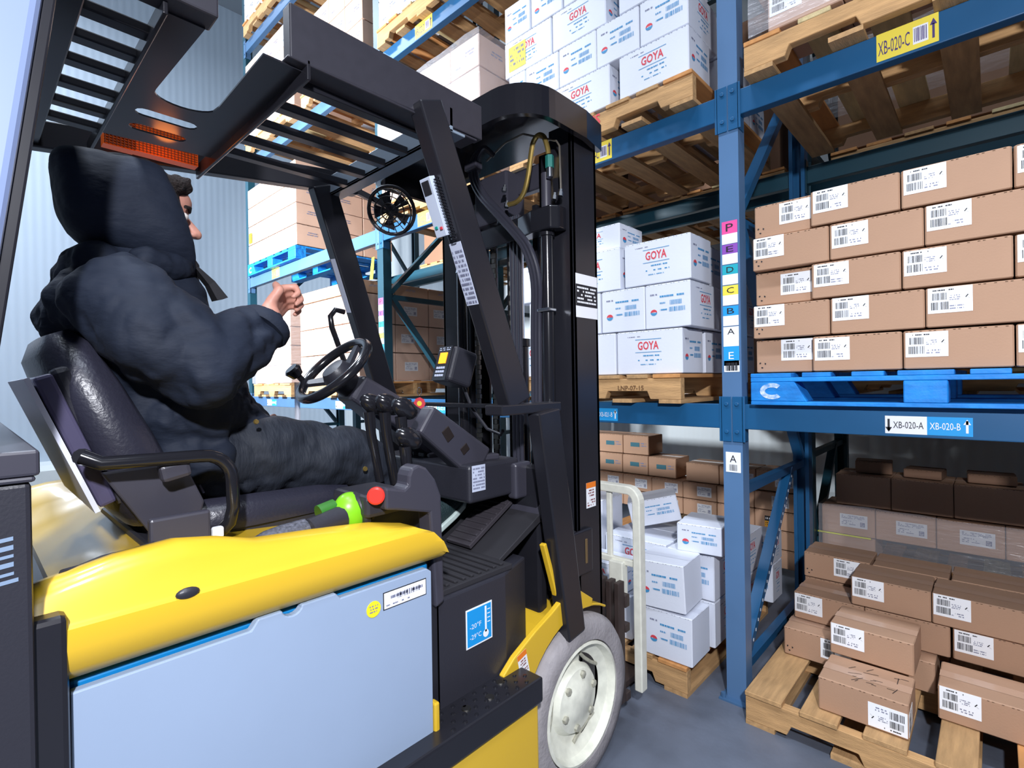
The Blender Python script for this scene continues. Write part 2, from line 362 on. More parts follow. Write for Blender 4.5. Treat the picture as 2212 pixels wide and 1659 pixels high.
# ---------------------------------------------------------------- pallets
PAL = {}
def pallet(W, D, x, y, z, label, kind='wood', group=None, print_=None):
    key = (W, D, kind)
    if key not in PAL or print_:
        r = empty('pallet'); rnd = random.Random(len(PAL)+3); H = 0.125 if kind == 'wood' else 0.118
        ms = (wood, wood_y, wood_pale, wood_red)
        if kind == 'wood':
            n = 7; wb = 0.10; pitch = (W-wb)/(n-1)
            for i in range(n):
                b = MB(); xw = wb*rnd.uniform(0.82, 1.2) if 0 < i < n-1 else 0.125; xa = i*pitch if i else 0
                xa = min(xa, W-xw); e = rnd.uniform(0, 0.012)
                b.box(xa, -e, H-0.017, xa+xw, D-rnd.uniform(0, 0.01), H)
                b.build('deck_board', (wood_y, wood_y, wood_pale, wood_red)[rnd.randrange(4)], r, bevel=0.002, seg=1)
            for i, yy in enumerate((0, D/2-0.02, D-0.038)):
                b = MB(); nt = 0.035
                prof = [(0, 0.017), (0.14, 0.017), (0.155, 0.017+nt), (0.155+0.2, 0.017+nt), (0.37, 0.017), (W-0.37, 0.017), (W-0.355, 0.017+nt), (W-0.155, 0.017+nt), (W-0.14, 0.017), (W, 0.017), (W, H-0.017), (0, H-0.017)]
                b.prism([(px, yy, pz) for px, pz in prof], (0, 0.038, 0))
                st = b.build('stringer', wood, r, bevel=0.002, seg=1)
                if i == 0 and print_:
                    t = MB(); t.text(print_[0], (print_[1], -0.0015, 0.055), (1, 0, 0), (0, 0, 1), print_[2], print_[3], 0, 0.02)
                    t.build('stamped_mark', print_[4], r)
            for i in range(5):
                b = MB(); xa = i*(W-0.1)/4; b.box(xa, 0, 0, xa+0.1, D, 0.017); b.build('bottom_board', wood_y, r)
        else:
            m = blue_wood
            for i in range(7):
                xw = 0.14 if i in (0, 3, 6) else 0.09; xa = i*(W-0.14)/6+(0 if i in (0, 3, 6) else 0.025)
                MB().box(xa, 0, H-0.016, xa+xw, D, H).build('deck_board', m, r, bevel=0.002, seg=1)
            for yy in (0, D/2-0.05, D-0.1):
                MB().box(0, yy, H-0.032, W, yy+0.1, H-0.016).build('stringer_board', m, r, bevel=0.002, seg=1)
                MB().box(0, yy, 0, W, yy+0.1, 0.014).build('bottom_board', m, r, bevel=0.002, seg=1)
                for j, xb in enumerate((0, W/2-0.055, W-0.15)):
                    xw = 0.15 if j != 1 else 0.11
                    q = MB()
                    if j == 0: q.prism([(xb, yy, 0.014), (xb+0.19, yy, 0.014), (xb+0.15, yy, H-0.032), (xb, yy, H-0.032)], (0, 0.1, 0))
                    else: q.box(xb, yy, 0.014, xb+xw, yy+0.1, H-0.032)
                    q.build('block', m, r, bevel=0.003, seg=1)
            q = MB(); a = [(0.075+0.042*math.cos(t), 0.052+0.03*math.sin(t)) for t in [PI*(0.25+1.5*i/14) for i in range(15)]]
            a2 = [(0.075+0.024*math.cos(t), 0.052+0.014*math.sin(t)) for t in [PI*(0.25+1.5*i/14) for i in range(15)]]
            for i in range(14): q.add([(a[i][0], -0.001, a[i][1]), (a[i+1][0], -0.001, a[i+1][1]), (a2[i+1][0], -0.001, a2[i+1][1]), (a2[i][0], -0.001, a2[i][1])], [(0, 1, 2, 3)])
            q.build('painted_emblem', mat('worn_white_paint', '#d8dde6', 0.7, noise=(60, 0.25), mix='#2a86cc'), r, label='worn white curved emblem')
        first = True
        if not print_: PAL[key] = r
    else: r = copy_tree(PAL[key]); first = False
    r.location = (x, y, z); return tag(r, label, 'pallet', group)

# ---------------------------------------------------------------- cartons
MC = {}
def label_mesh(kind):
    if ('L', kind) in MC: return MC[('L', kind)]
    b = MB(); X = (1, 0, 0); Zt = (0, 0, 1)
    if kind < 4:      # barcode label .105 x .078, origin lower left
        b.box(0, -0.0009, 0, 0.105, -0.0001, 0.078, 0); y = -0.0014
        lines(b, (0.012, y, 0.066), X, Zt, 0.05, 0.008, 1, 1, kind)
        barcode(b, (0.010, y, 0.040), X, Zt, 0.036, 0.022, 1, kind+5); barcode(b, (0.008, y, 0.010), X, Zt, 0.040, 0.024, 1, kind+9)
        lines(b, (0.052, y, 0.036), X, Zt, 0.026, 0.018, 3, 2, kind+3, 0.6); lines(b, (0.052, y, 0.008), X, Zt, 0.034, 0.016, 2, 2, kind+4, 0.6)
        for sgn in (0, 1):
            bx0 = 0.088+0.004*sgn; b.add([(bx0, y, 0.044), (bx0+0.006, y, 0.052-0.012*sgn), (bx0+0.008, y, 0.050-0.012*sgn), (bx0+0.002, y, 0.042)], [(0, 1, 2, 3)], 1)
        ms = [paper, ink, grey_ink]
    else:             # wide address label .13 x .075
        b.box(0, -0.0009, 0, 0.13, -0.0001, 0.072, 0); y = -0.0014
        lines(b, (0.008, y, 0.046), X, Zt, 0.11, 0.020, 3, 2, kind, 0.85); lines(b, (0.008, y, 0.012), X, Zt, 0.07, 0.026, 3, 2, kind+3, 0.5)
        b.quad((0.096, y, 0.010), X, Zt, 0.022, 0.024, 2); lines(b, (0.098, y-0.0004, 0.012), X, Zt, 0.018, 0.02, 4, 0, 8, 0.5)
        ms = [mat('label_behind_film', '#cfd0d4', 0.4), ink, grey_ink]
    MC[('L', kind)] = b.mesh('barcode_label', ms); return MC[('L', kind)]
def print_long(b, o, ux, uy, W, H):
    o = V(o); ux = V(ux); uy = V(uy)
    b.text('GOYA', o+ux*W*0.34+uy*H*0.55, ux, uy, W*0.32, H*0.19, 3, 0.02)
    lines(b, o+ux*W*0.18+uy*H*0.84, ux, uy, W*0.2, H*0.035, 1, 5, 3, 0.6)
    b.quad(o+ux*W*0.30+uy*H*0.78, ux, uy, W*0.40, H*0.012, 4); b.quad(o+ux*W*0.30+uy*H*0.49, ux, uy, W*0.40, H*0.012, 4)
    lines(b, o+ux*W*0.32+uy*H*0.39, ux, uy, W*0.36, H*0.055, 1, 4, 5, 0.7); lines(b, o+ux*W*0.30+uy*H*0.29, ux, uy, W*0.40, H*0.05, 1, 4, 6, 0.6)
    lines(b, o+ux*W*0.38+uy*H*0.20, ux, uy, W*0.24, H*0.04, 1, 4, 7, 0.6)
def print_end(b, o, ux, uy, W, H):
    o = V(o); ux = V(ux); uy = V(uy)
    lines(b, o+ux*W*0.12+uy*H*0.72, ux, uy, W*0.16, H*0.07, 1, 5, 3, 0.7)
    lines(b, o+ux*W*0.34+uy*H*0.66, ux, uy, W*0.55, H*0.08, 1, 4, 11, 0.95)
    lines(b, o+ux*W*0.34+uy*H*0.52, ux, uy, W*0.14, H*0.07, 1, 4, 12, 0.8); barcode(b, o+ux*W*0.56+uy*H*0.50, ux, uy, W*0.26, H*0.10, 4, 4)
    lines(b, o+ux*W*0.34+uy*H*0.37, ux, uy, W*0.16, H*0.07, 1, 4, 14, 0.9); barcode(b, o+ux*W*0.54+uy*H*0.35, ux, uy, W*0.34, H*0.10, 4, 6)
    c = o+ux*W*0.2+uy*H*0.36; R = W*0.075; nn = 14
    b.add([c]+[c+ux*R*math.cos(PI*i/nn)+uy*R*math.sin(PI*i/nn)*0.85 for i in range(nn+1)], [(0, i+1, i+2) for i in range(nn)], 3)
    b.add([c]+[c+ux*R*math.cos(PI+PI*i/nn)+uy*R*math.sin(PI+PI*i/nn)*0.85 for i in range(nn+1)], [(0, i+1, i+2) for i in range(nn)], 4)
    b.quad(c-ux*R*0.6-uy*R*0.12, ux, uy, R*1.2, R*0.24, 0)
def carton_mesh(style, w, d, h):
    k = (style, round(w, 3), round(d, 3), round(h, 3))
    if k in MC: return MC[k]
    b = MB(); e = 0.0011; br = style[0] == 'k'
    g = 0.0035; hh = h-0.002
    # body with chamfered edges and slightly lifted flap line
    c = 0.004
    def ring(z, i): return [(i, 0+i, z), (w-i, 0+i, z), (w-i, d-i, z), (i, d-i, z)]
    def cring(z, i):
        return [(c+i, i, z), (w-c-i, i, z), (w-i, c+i, z), (w-i, d-c-i, z), (w-c-i, d-i, z), (c+i, d-i, z), (i, d-c-i, z), (i, c+i, z)]
    b.rings([cring(0.001, 0.003), cring(0.004, 0), cring(hh-0.004, 0), cring(hh-0.001, 0.003)], 0, True)
    top = hh-0.001+0.0006
    # top flaps: seam along x with tape, slot lines of the corrugated edge
    b.quad((0.004, d/2-0.0015, top), (1, 0, 0), (0, 1, 0), w-0.008, 0.003, 1)
    b.quad((0.0, d/2-0.024, top+0.0003), (1, 0, 0), (0, 1, 0), w, 0.048, 2) if br else b.quad((0, d/2-0.018, top+0.0003), (1, 0, 0), (0, 1, 0), w, 0.036, 2)
    n = int(w/0.012)
    for i in range(n):
        if (i*7) % 5 < 3: b.quad((0.006+i*(w-0.012)/n, -0.0006, hh-0.0055), (1, 0, 0), (0, 0, 1), 0.006, 0.0018, 1)
    n = int(d/0.012)
    for i in range(n):
        if (i*5) % 4 < 2: b.quad((w+0.0006, 0.006+i*(d-0.012)/n, hh-0.0055), (0, 1, 0), (0, 0, 1), 0.006, 0.0016, 1)
    if style == 'wl': print_long(b, (0, -e, 0), (1, 0, 0), (0, 0, 1), w, h); print_end(b, (w+e, 0, 0), (0, 1, 0), (0, 0, 1), d, h)
    if style == 'we': print_end(b, (0, -e, 0), (1, 0, 0), (0, 0, 1), w, h); print_long(b, (w+e, 0, 0), (0, 1, 0), (0, 0, 1), d, h)
    if style == 'wt': print_end(b, (0, -e, 0), (1, 0, 0), (0, 0, 1), w, h)
    if style == 'kr':   # recycling mark low on the left
        for a in range(3):
            t = a*2.094; cx, cz = 0.022+0.011*math.cos(t), 0.03+0.011*math.sin(t)
            b.add([(cx, -e, cz), (cx+0.006*math.cos(t+1.2), -e, cz+0.006*math.sin(t+1.2)), (cx+0.009*math.cos(t+2), -e, cz+0.009*math.sin(t+2)), (cx+0.004*math.cos(t+2.6), -e, cz+0.004*math.sin(t+2.6))], [(0, 1, 2, 3)], 3)
    if style == 'km':   # handwriting on the top
        rn = random.Random(4)
        for q in range(16):
            x0 = rn.uniform(0.25, 0.9)*w; y0 = rn.uniform(0.15, 0.9)*d; a = rn.uniform(-0.5, 0.5)+(0 if q % 3 else 1.2)
            b.quad((x0, y0, top+0.0008), (math.cos(a), math.sin(a), 0), (-math.sin(a), math.cos(a), 0), rn.uniform(0.01, 0.05), 0.0022, 3)
    if style in ('kt', 'wf', 'pt'):   # small grey prints
        lines(b, (w*0.55, -e, h*0.45), (1, 0, 0), (0, 0, 1), w*0.3, h*0.2, 2, 5, 3, 0.8); lines(b, (w*0.12, -e, h*0.2), (1, 0, 0), (0, 0, 1), w*0.25, h*0.12, 1, 5, 5, 0.7)
        lines(b, (w+e, d*0.3, h*0.5), (0, 1, 0), (0, 0, 1), d*0.3, h*0.2, 2, 5, 6, 0.8)
    if style == 'kb':   # green-blue print block
        b.quad((w*0.3, -e, h*0.4), (1, 0, 0), (0, 0, 1), w*0.35, h*0.22, 4); lines(b, (w*0.7, -e, h*0.4), (1, 0, 0), (0, 0, 1), w*0.22, h*0.25, 2, 5, 9, 0.7)
    if style == 'ky':   # black and yellow sticker
        b.quad((w*0.25, -e, h*0.42), (1, 0, 0), (0, 0, 1), w*0.3, h*0.28, 3); b.quad((w*0.25, -e, h*0.1), (1, 0, 0), (0, 0, 1), w*0.3, h*0.32, 6)
        lines(b, (w*0.27, -e-0.0004, h*0.16), (1, 0, 0), (0, 0, 1), w*0.26, h*0.2, 2, 3, 9, 0.6); lines(b, (w*0.27, -e-0.0004, h*0.47), (1, 0, 0), (0, 0, 1), w*0.26, h*0.18, 1, 7, 9, 0.6)
    if style in ('wc',):
        b.quad((w*0.3, -e, h*0.66), (1, 0, 0), (0, 0, 1), w*0.5, h*0.13, 4); lines(b, (w*0.2, -e, h*0.45), (1, 0, 0), (0, 0, 1), w*0.6, h*0.12, 2, 5, 3, 0.7)
    base = {'k': kraft, 'w': white_board, 'p': kraft_pale, 'd': kraft_dark}[style[0]]
    ms = [base, kraft_edge if style[0] in 'kd' else white_edge, tape if style[0] in 'kd' else mat('white_tape', '#d4d8e4', 0.3), ink if style[0] == 'k' else red_ink, blue_ink if style[0] != 'k' else mat('teal_ink', '#23606e', 0.6), grey_ink, mat('orange_sticker', '#e8a52a', 0.5), paper]
    MC[k] = b.mesh('carton', ms); return MC[k]
def carton(style, x, y, z, w, d, h, label, group=None, rz=0, lab=None, rot=None):
    """x,y,z = lower front left corner; lab=(dx, dz, kind[, scale]) sticks a label on the front"""
    o = bpy.data.objects.new('carton', carton_mesh(style, w, d, h)); COL.objects.link(o)
    o.location = (x, y, z); o.rotation_euler = rot if rot else (0, 0, rz)
    tag(o, label, 'cardboard box', group)
    if lab:
        l = bpy.data.objects.new('barcode_label', label_mesh(lab[2])); COL.objects.link(l); l.parent = o
        l.location = (lab[0], 0, lab[1])
        if len(lab) > 3: l.rotation_euler = lab[3]
        if len(lab) > 4: l.scale = lab[4]
    return o
def side_label(o, w, dy, dz, kind, sc=1):
    l = bpy.data.objects.new('barcode_label', label_mesh(kind)); COL.objects.link(l); l.parent = o
    l.location = (w, dy, dz); l.rotation_euler = (0, 0, PI/2); l.scale = (sc, 1, sc); return l
def nth(i, n, a='left'): return f'{ORD[i+1]} from {a}'
# ---- brown cartons on the blue pallet, first level right of the near upright
pallet(1.04, 1.0, -0.676, 2.055, 1.1875, 'blue painted wooden pallet under the brown barcoded cartons', 'blue')
G = 'brown cartons on the blue pallet'
zs = 1.1875+0.119
for r in range(5):
    z = zs+0.002+r*0.1285; ev = r % 2 == 0
    xs = [(-0.668, 0.195), (-0.469, 0.254), (-0.211, 0.256), (0.049, 0.255)] if ev else [(-0.668, 0.252), (-0.412, 0.256), (-0.153, 0.256), (0.107, 0.25)]
    for c, (x, w_) in enumerate(xs):
        first = c == 0
        y = 2.075+(0.028 if first and ev else 0)+random.uniform(-0.004, 0.004)
        lab = (0.088, 0.044-0.006*(r % 3), r % 4) if first and ev else ((0.004, 0.045, r % 4) if first else (0.004+random.uniform(0, 0.004), 0.042+random.uniform(-0.004, 0.004), (r+c) % 4))
        carton('kr' if first and r < 5 else 'k', x, y, z, w_, 0.2, 0.126, f'brown barcoded carton on the blue pallet, {ORD[r+1]} row up, {ORD[c+1]} from left', G, lab=lab)
# shelf above: film-wrapped brown cartons
pallet(1.2, 1.0, -0.675, 2.03, 2.422, 'wooden pallet on the second-level beam right of the near upright')
for r in range(2):
    for c in range(5):
        carton('p', -0.64+c*0.235-(0.05 if r else 0)+0.05, 2.035, 2.55+r*0.17, 0.232, 0.26, 0.168,
               f'pinkish wrapped carton above XB-020-C label, {ORD[r+1]} row up, {ORD[c+1]} from left', 'wrapped cartons above the right bay', lab=(0.006, 0.05, 1) if (r == 0 and c in (0, 3)) else None)
def film_wrap(x0, y0, z0, x1, y1, z1, label):
    b = MB(); n = 9; rn = random.Random(int(abs(x0*100)))
    def ring(z):
        pts = []
        for (ax, ay, bx_, by) in ((x0, y0, x1, y0), (x1, y0, x1, y1), (x1, y1, x0, y1), (x0, y1, x0, y0)):
            for i in range(n):
                t = i/n; j = rn.uniform(0, 0.006)
                nx, ny = (by-ay), -(bx_-ax); L = math.hypot(nx, ny)
                pts.append((ax+(bx_-ax)*t+nx/L*j, ay+(by-ay)*t+ny/L*j, z+rn.uniform(-0.01, 0.01)))
        return pts
    b.rings([ring(z0+(z1-z0)*k/7) for k in range(8)], 0, False)
    return tag(b.build('stretch_wrap', film, smooth=True, ang=60), label, 'plastic film')
film_wrap(-0.655, 2.025, 2.556, 0.6, 2.95, 2.9, 'clear stretch film around the pinkish cartons above the right bay')

# ---- floor pile right of the near upright
pallet(1.2, 1.02, -0.69, 1.99, 0, 'worn wooden pallet on the floor right of the near upright')
hz = 0.118
FL = [  # style,x,y,row,w,label,lab,rz
 ('kr', -0.657, 2.36, 0, .255, 'brown carton lowest at the left end of the floor pile', (0.135, 0.03, 1)),
 ('k', -0.645, 2.47, 1, .255, 'brown carton in second layer at left end of floor pile, label at left edge', (0.003, 0.03, 2)),
 ('kr', -0.655, 2.68, 2, .255, 'brown carton at the top left end of the floor pile, half-shaded label', (0.12, 0.03, 3)),
 ('k', -0.432, 2.465, 2, .253, 'brown carton on top of floor pile, between two others, label at left', (0.004, 0.036, 0)),
 ('k', -0.176, 2.465, 2, .256, 'brown carton on top of floor pile at right, long taped top', (0.004, 0.036, 1)),
 ('k', 0.082, 2.465, 2, .25, 'brown carton on top of the floor pile at the picture edge', (0.004, 0.036, 1)),
 ('k', -0.463, 2.24, 1, .253, 'brown carton stacked right behind the marker-written one', (0.004, 0.037, 2)),
 ('km', -0.46, 2.04, 0, .253, 'brown carton with handwriting on its top, front of the floor pile', None),
 ('k', -0.388, 2.47, 1, .262, 'plain brown carton in the second layer of the floor pile, centre', None),
 ('k', -0.118, 2.475, 1, .256, 'brown carton in the second layer of floor pile at right', (0.004, 0.034, 3)),
 ('k', 0.142, 2.475, 1, .25, 'brown carton in second layer of floor pile, beyond picture edge', None),
 ('k', -0.40, 2.40, 0, .235, 'brown carton at the bottom of the floor pile behind the marker-written one', None),
 ('k', -0.148, 2.245, 0, .256, 'brown carton lowest at the right of the floor pile, label at left', (0.004, 0.036, 0)),
 ('k', 0.112, 2.245, 0, .25, 'brown carton lowest at the right picture edge of the floor pile', None)]
for st, x, y, r, w_, lb, lab in FL:
    o = carton(st, x, y, 0.127+r*hz, w_, 0.2, hz-0.001, lb, 'brown cartons piled on the floor pallet', lab=lab, rz=random.uniform(-0.015, 0.015))
    if st == 'km':
        l = bpy.data.objects.new('barcode_label', label_mesh(0)); COL.objects.link(l); l.parent = o; l.location = (w_-0.003, 0, 0.085); l.rotation_euler = (0, PI, 0)
        l2 = side_label(o, w_, 0.0, 0.012, 2, 0.9)
for i, (st, y, rr) in enumerate((('k', 2.69, 1), ('k', 2.69, 0), ('k', 2.70, 1), ('k', 2.70, 0), ('k', 2.67, 2), ('k', 2.67, 2))):
    x = (-0.655, -0.655, -0.395, -0.395, -0.39, -0.13)[i]
    carton(st, x, y+0.002, 0.127+rr*hz, .252, .2, hz-0.001, ('brown carton in second layer behind the left end of the floor pile', 'brown carton lowest behind the left end of the floor pile', 'brown carton in second layer behind the centre of the floor pile', 'brown carton lowest behind the centre of the floor pile', 'brown carton on top at the back of the floor pile, left', 'brown carton on top at the back of the floor pile, right')[i], 'brown cartons piled on the floor pallet')
# ---- rear rack, behind the floor pile
pallet(1.1, 1.0, -0.72, 3.40, 0, 'wooden pallet on the floor in the rear rack, behind brown pile')
zz = (0.127, 0.262, 0.398, 0.565)
for r in range(4):
    for c in range(4):
        h = (0.134, 0.135, 0.16, 0.175)[r]
        x = -0.735+c*0.257+(0.07 if r == 3 else 0)
        if r < 2 and c > 0: continue
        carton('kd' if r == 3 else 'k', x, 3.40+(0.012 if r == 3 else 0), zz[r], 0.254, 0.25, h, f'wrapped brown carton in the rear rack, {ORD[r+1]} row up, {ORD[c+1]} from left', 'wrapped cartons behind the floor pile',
               lab=(0.09, 0.045, 5) if r == 2 else None)
for i, (x, y, z, w_, h, a) in enumerate(((-0.58, 3.47, 0.742, 0.17, 0.07, 0.1), (-0.36, 3.46, 0.742, 0.16, 0.05, -0.1), (-0.10, 3.46, 0.742, 0.18, 0.05, 0.05))):
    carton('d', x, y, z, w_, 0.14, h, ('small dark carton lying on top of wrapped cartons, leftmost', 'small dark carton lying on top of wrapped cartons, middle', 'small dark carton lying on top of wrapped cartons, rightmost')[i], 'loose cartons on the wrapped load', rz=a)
b = MB(); b.box(-0.755, 3.392, 0.392, -0.5, 3.396, 0.40); tag(b.build('strap', mat('yellow_strap', '#d8d81e', 0.5)), 'yellow strap along the wrapped cartons behind floor pile', 'strap')
film_wrap(-0.748, 3.385, 0.30, 0.30, 4.3, 0.562, 'clear stretch film around the wrapped cartons behind the floor pile')
# things in the rear rack further right
for r in range(3):
    carton('k', 0.42, 3.6, 0.003+0.31*r, 0.3, 0.3, 0.305, f'brown carton in rear rack at far right, {ORD[r+1]} in its column from the floor', 'column of cartons in the rear rack', lab=(0.05, 0.16, 5))

# ---- white cartons, first level left of the near upright
pallet(1.02, 1.0, -1.975, 2.055, 1.1875, 'wooden pallet with dark stamp under the first-level white cartons', print_=('LNP-07-15', 0.72, 0.13, 0.022, mat('faded_stamp', '#6b4a2c', 0.8)))
G = 'white cartons on the first level'
def wh(st, x, y, z, w_, d, h, lb, g, rz=0): return carton(st, x, y, z, w_, d, h, lb, g, rz=rz+random.uniform(-0.006, 0.006))
W1 = [('wl', -1.585, 0, .31), ('wl', -1.266, 0, .314), ('we', -1.57, 1, .212), ('we', -1.348, 1, .222), ('we', -1.122, 1, .206), ('wl', -1.56, 2, .31), ('wl', -1.225, 2, .312), ('wl', -1.905, 0, .31), ('we', -1.80, 1, .22), ('wl', -1.88, 2, .31)]
names = {0: 'bottom', 1: 'middle', 2: 'top'}
pos = {-1.585: 'second from right end', -1.266: 'rightmost', -1.57: 'third from right end', -1.348: 'second from right end', -1.122: 'rightmost', -1.56: 'second from right end', -1.225: 'rightmost', -1.905: 'third from right end', -1.80: 'fourth from right end', -1.88: 'third from right end'}
for st, x, r, w_ in W1:
    wh(st, x, 2.07+(0.004*r), 1.3145+0.1965*r, w_, 0.21 if st == 'wl' else 0.31, 0.195, f'white carton on first level behind the mast, {names[r]} row, {pos[x]}', G)
for r in range(3):
    for k in range(3 if r != 1 else 2):
        y = 2.30+k*0.22 if r != 1 else 2.40+k*0.315
        wh('wl' if r != 1 else 'we', -1.25 if r != 1 else -1.13, y, 1.3145+0.1965*r, .30 if r != 1 else .2, .212 if r != 1 else .305, .195, f'white carton on first level, {names[r]} row, {ORD[k+2]} back along right side', G)
wh('wl', -1.56, 2.10, 1.3145+0.1965*3, .30, .21, .12, 'low white carton topmost on the first-level white load', G)

# ---- white cartons, second level left of the near upright
pallet(1.02, 1.0, -1.90, 2.045, 2.422, 'wooden pallet with red stamp C-US under the second-level white cartons', print_=('C-US', 0.44, 0.14, 0.052, red_ink))
G = 'white cartons on the second level'
W2 = [(0, [('wl', -1.60, .33), ('wl', -1.22, .325), ('we', -1.90, .27)]), (1, [('we', -1.90, .115), ('we', -1.78, .215), ('we', -1.56, .216), ('we', -1.340, .218), ('we', -1.115, .218)]),
      (2, [('wl', -1.93, .32), ('wl', -1.60, .31), ('wl', -1.22, .32)]), (3, [('we', -1.93, .18), ('we', -1.74, .2), ('wl', -1.53, .3)])]
for r, row in W2:
    row = sorted(row, key=lambda q: q[1])
    for c, (st, x, w_) in enumerate(row):
        wh(st, x, 2.05+0.003*r, 2.549+0.193*r, w_, 0.21 if st == 'wl' else .3, .192, f'white carton on second level above the mast, {ORD[r+1]} row up, {ORD[c+1]} from left', G)
    for k in range(3 if r < 2 else 0):
        wh('wl', -1.20, 2.37+k*0.215, 2.549+0.193*r, .3, .212, .192, f'white carton on second level, {ORD[r+1]} row up, {ORD[k+2]} back along right side', G)
b = MB(); b.quad((0, 0, 0), (1, 0, 0), (0, 0, 1), 0.12, 0.13); lines(b, (0.01, -0.0008, 0.02), (1, 0, 0), (0, 0, 1), 0.1, 0.1, 4, 1, 5, 0.5)
st_ = b.build('sticker', [yellow_paper, grey_ink]); st_.location = (-1.90, 2.0545, 2.96)
tag(st_, 'bright yellow sticker on white second-level cartons', 'sticker')

# ---- white pile on the floor left of the near upright
pallet(1.03, 1.02, -1.945, 1.985, 0, 'worn pale wooden pallet on the floor under the white carton pile')
G = 'white cartons piled on the floor'
wh('wt', -1.10, 1.985, 0.127, .207, .185, .2, 'white carton lowest at the front corner of the floor pile', G, 0.02)
o = carton('wt', -1.125, 1.975, 0.329, .21, .19, .2, 'bulging white carton tilted on top of the front corner one', G, rot=(0.03, -0.035, 0.05))
for r in range(2):
    for k in range(2):
        wh('we', -1.10, 2.20+k*0.315, 0.127+0.2*r, .215, .31, .198, f'white carton with red side lettering, floor pile, {names[r] if r == 0 else "upper"} row, {ORD[k+2]} from front', G)
    for k in range(2):
        wh('wl', -1.44, 2.215+k*0.22, 0.127+0.2*r, .325, .215, .198, f'white carton in {names[r] if r == 0 else "upper"} row of floor pile, left part, {ORD[k+1]} from front', G)
wh('wl', -1.50, 2.02, 0.127, .31, .175, .198, 'white carton at front of the floor pile behind the load backrest, lower', G, 0.03)
wh('wl', -1.53, 2.03, 0.327, .31, .168, .12, 'white carton at front of floor pile behind the load backrest, upper', G, 0.02)
carton('wt', -1.03, 2.155, 0.535, .19, .22, .125, 'small white carton sitting askew on top of the floor pile beside upright', G, rz=0.14)
carton('wt', -1.33, 2.30, 0.545, .24, .2, .13, 'white carton leaning sideways on top of the floor pile', G, rot=(0.0, -0.22, 0.5))
carton('wc', -1.62, 2.25, 0.335, .14, .2, .34, 'tall white carton standing on end seen through the load backrest', G)
carton('we', -1.62, 2.25, 0.127, .16, .3, .2, 'white carton under the tall standing one', G)
wh('we', -1.05, 2.84, 0.127, .21, .16, .198, 'white carton at back right of the floor pile, lower row', G)
wh('we', -1.05, 2.84, 0.327, .21, .16, .15, 'white carton at back right of the floor pile, upper row', G)
# ---- rear rack behind the white pile
pallet(1.1, 1.0, -2.30, 3.40, 0, 'wooden pallet in the rear rack behind the white pile')
pallet(1.0, 1.0, -1.62, 3.42, -0.0+0.0, 'second pallet on the floor in the rear rack, left of the near upright') if False else None
G = 'brown cartons in the rear rack'
for r in range(4):
    for c in range(6):
        x = -2.28+c*0.235; z = 0.127+r*0.115+0.0
        if r < 2 and c < 4: continue
        if x > -1.5 and r < 0: continue
        st = 'ky' if (c in (4, 5) and r < 3) else 'k'
        carton(st, x, 3.40, z if x+0.24 < -1.2 else z, 0.232, 0.22, 0.113, f'brown carton in rear rack behind white pile, {ORD[r+1]} row up, {ORD[c+1]} from left', G, lab=(0.10, 0.025, 5, (0, 0, 0), (0.75, 1, 0.9)) if st == 'k' else None)
for c, x in enumerate((-1.56, -1.33, -1.10)):
    carton('k', x, 3.42, 0.127+4*0.115, 0.226, 0.22, 0.13, f'brown carton topping rear stack left of near upright, {ORD[c+1]} from left', G, lab=(0.11, 0.03, 5, (0, 0, 0), (0.8, 1, 0.9)) if c else None)
for r in range(2):
    for c in range(4):
        if r == 1 and c > 2: continue
        carton('kb', -2.50+c*0.215, 3.44+0.01*r, 0.127+4*0.115+r*0.145, 0.212, 0.22, 0.143, f'grey-brown carton with teal print in rear rack, {"upper" if r else "lower"} row, {ORD[c+1]} from left', 'teal-printed cartons in the rear rack')

# ---- far bays
def far_load(x0, x1, z0, rows, h, wn, styles, base, group, depth=1.0, nd=3, y0=2.06, lab=None, slab=None, topmost=None, front_only=False):
    w_ = (x1-x0)/wn
    for r in range(rows):
        z = z0+r*h; off = 0.0
        for c in range(wn):
            carton(styles[(r+c) % len(styles)], x0+c*w_, y0, z, w_-0.004, depth/nd-0.006, h-0.0025, f'{base}, {ORD[r+1]} row, {ORD[c+1]} from left', group, lab=lab)
        for k in range(1, nd):
            o = carton(styles[(r+k) % len(styles)], x1-w_, y0+k*depth/nd, z, w_-0.004, depth/nd-0.006, h-0.0025, f'{base}, {ORD[r+1]} row, {ORD[k+1]} back on right', group)
            if slab: side_label(o, w_-0.004, 0.05+0.03*((r+k) % 2), h*0.35, slab, 1)
        if slab and rows: pass
P1 = 'wooden pallet'
pallet(1.0, 1.0, -4.46, 2.05, 1.1875, 'wooden pallet under the tall bright load in the far bay')
far_load(-4.46, -3.49, 1.315, 3, 0.226, 4, ['p'], 'tall carton on first level of far bay', 'tall cartons on the first level of the far bay', slab=5, lab=(0.08, 0.09, 5))
far_load(-4.46, -3.49, 1.994, 1, 0.1, 4, ['kt'], 'flat brown carton topmost on the far bay first level', 'flat cartons topping the far bay load')
pallet(0.85, 1.0, -5.50, 2.05, 1.1875, 'wooden pallet under the film-wrapped load next to the far upright')
far_load(-5.49, -4.66, 1.315, 4, 0.172, 3, ['pt'], 'pinkish printed carton beside the far upright', 'printed cartons beside the far upright')
film_wrap(-5.51, 2.04, 1.316, -4.63, 3.08, 2.01, 'clear stretch film around the printed cartons beside the far upright')
pallet(1.1, 1.0, -5.61, 2.05, 2.422, 'blue painted pallet on the second level of the far bay', 'blue')
far_load(-5.6, -4.5, 2.544, 4, 0.19, 5, ['pt', 'pt'], 'tan printed carton on second level of far bay', 'printed cartons on the second level of the far bay')
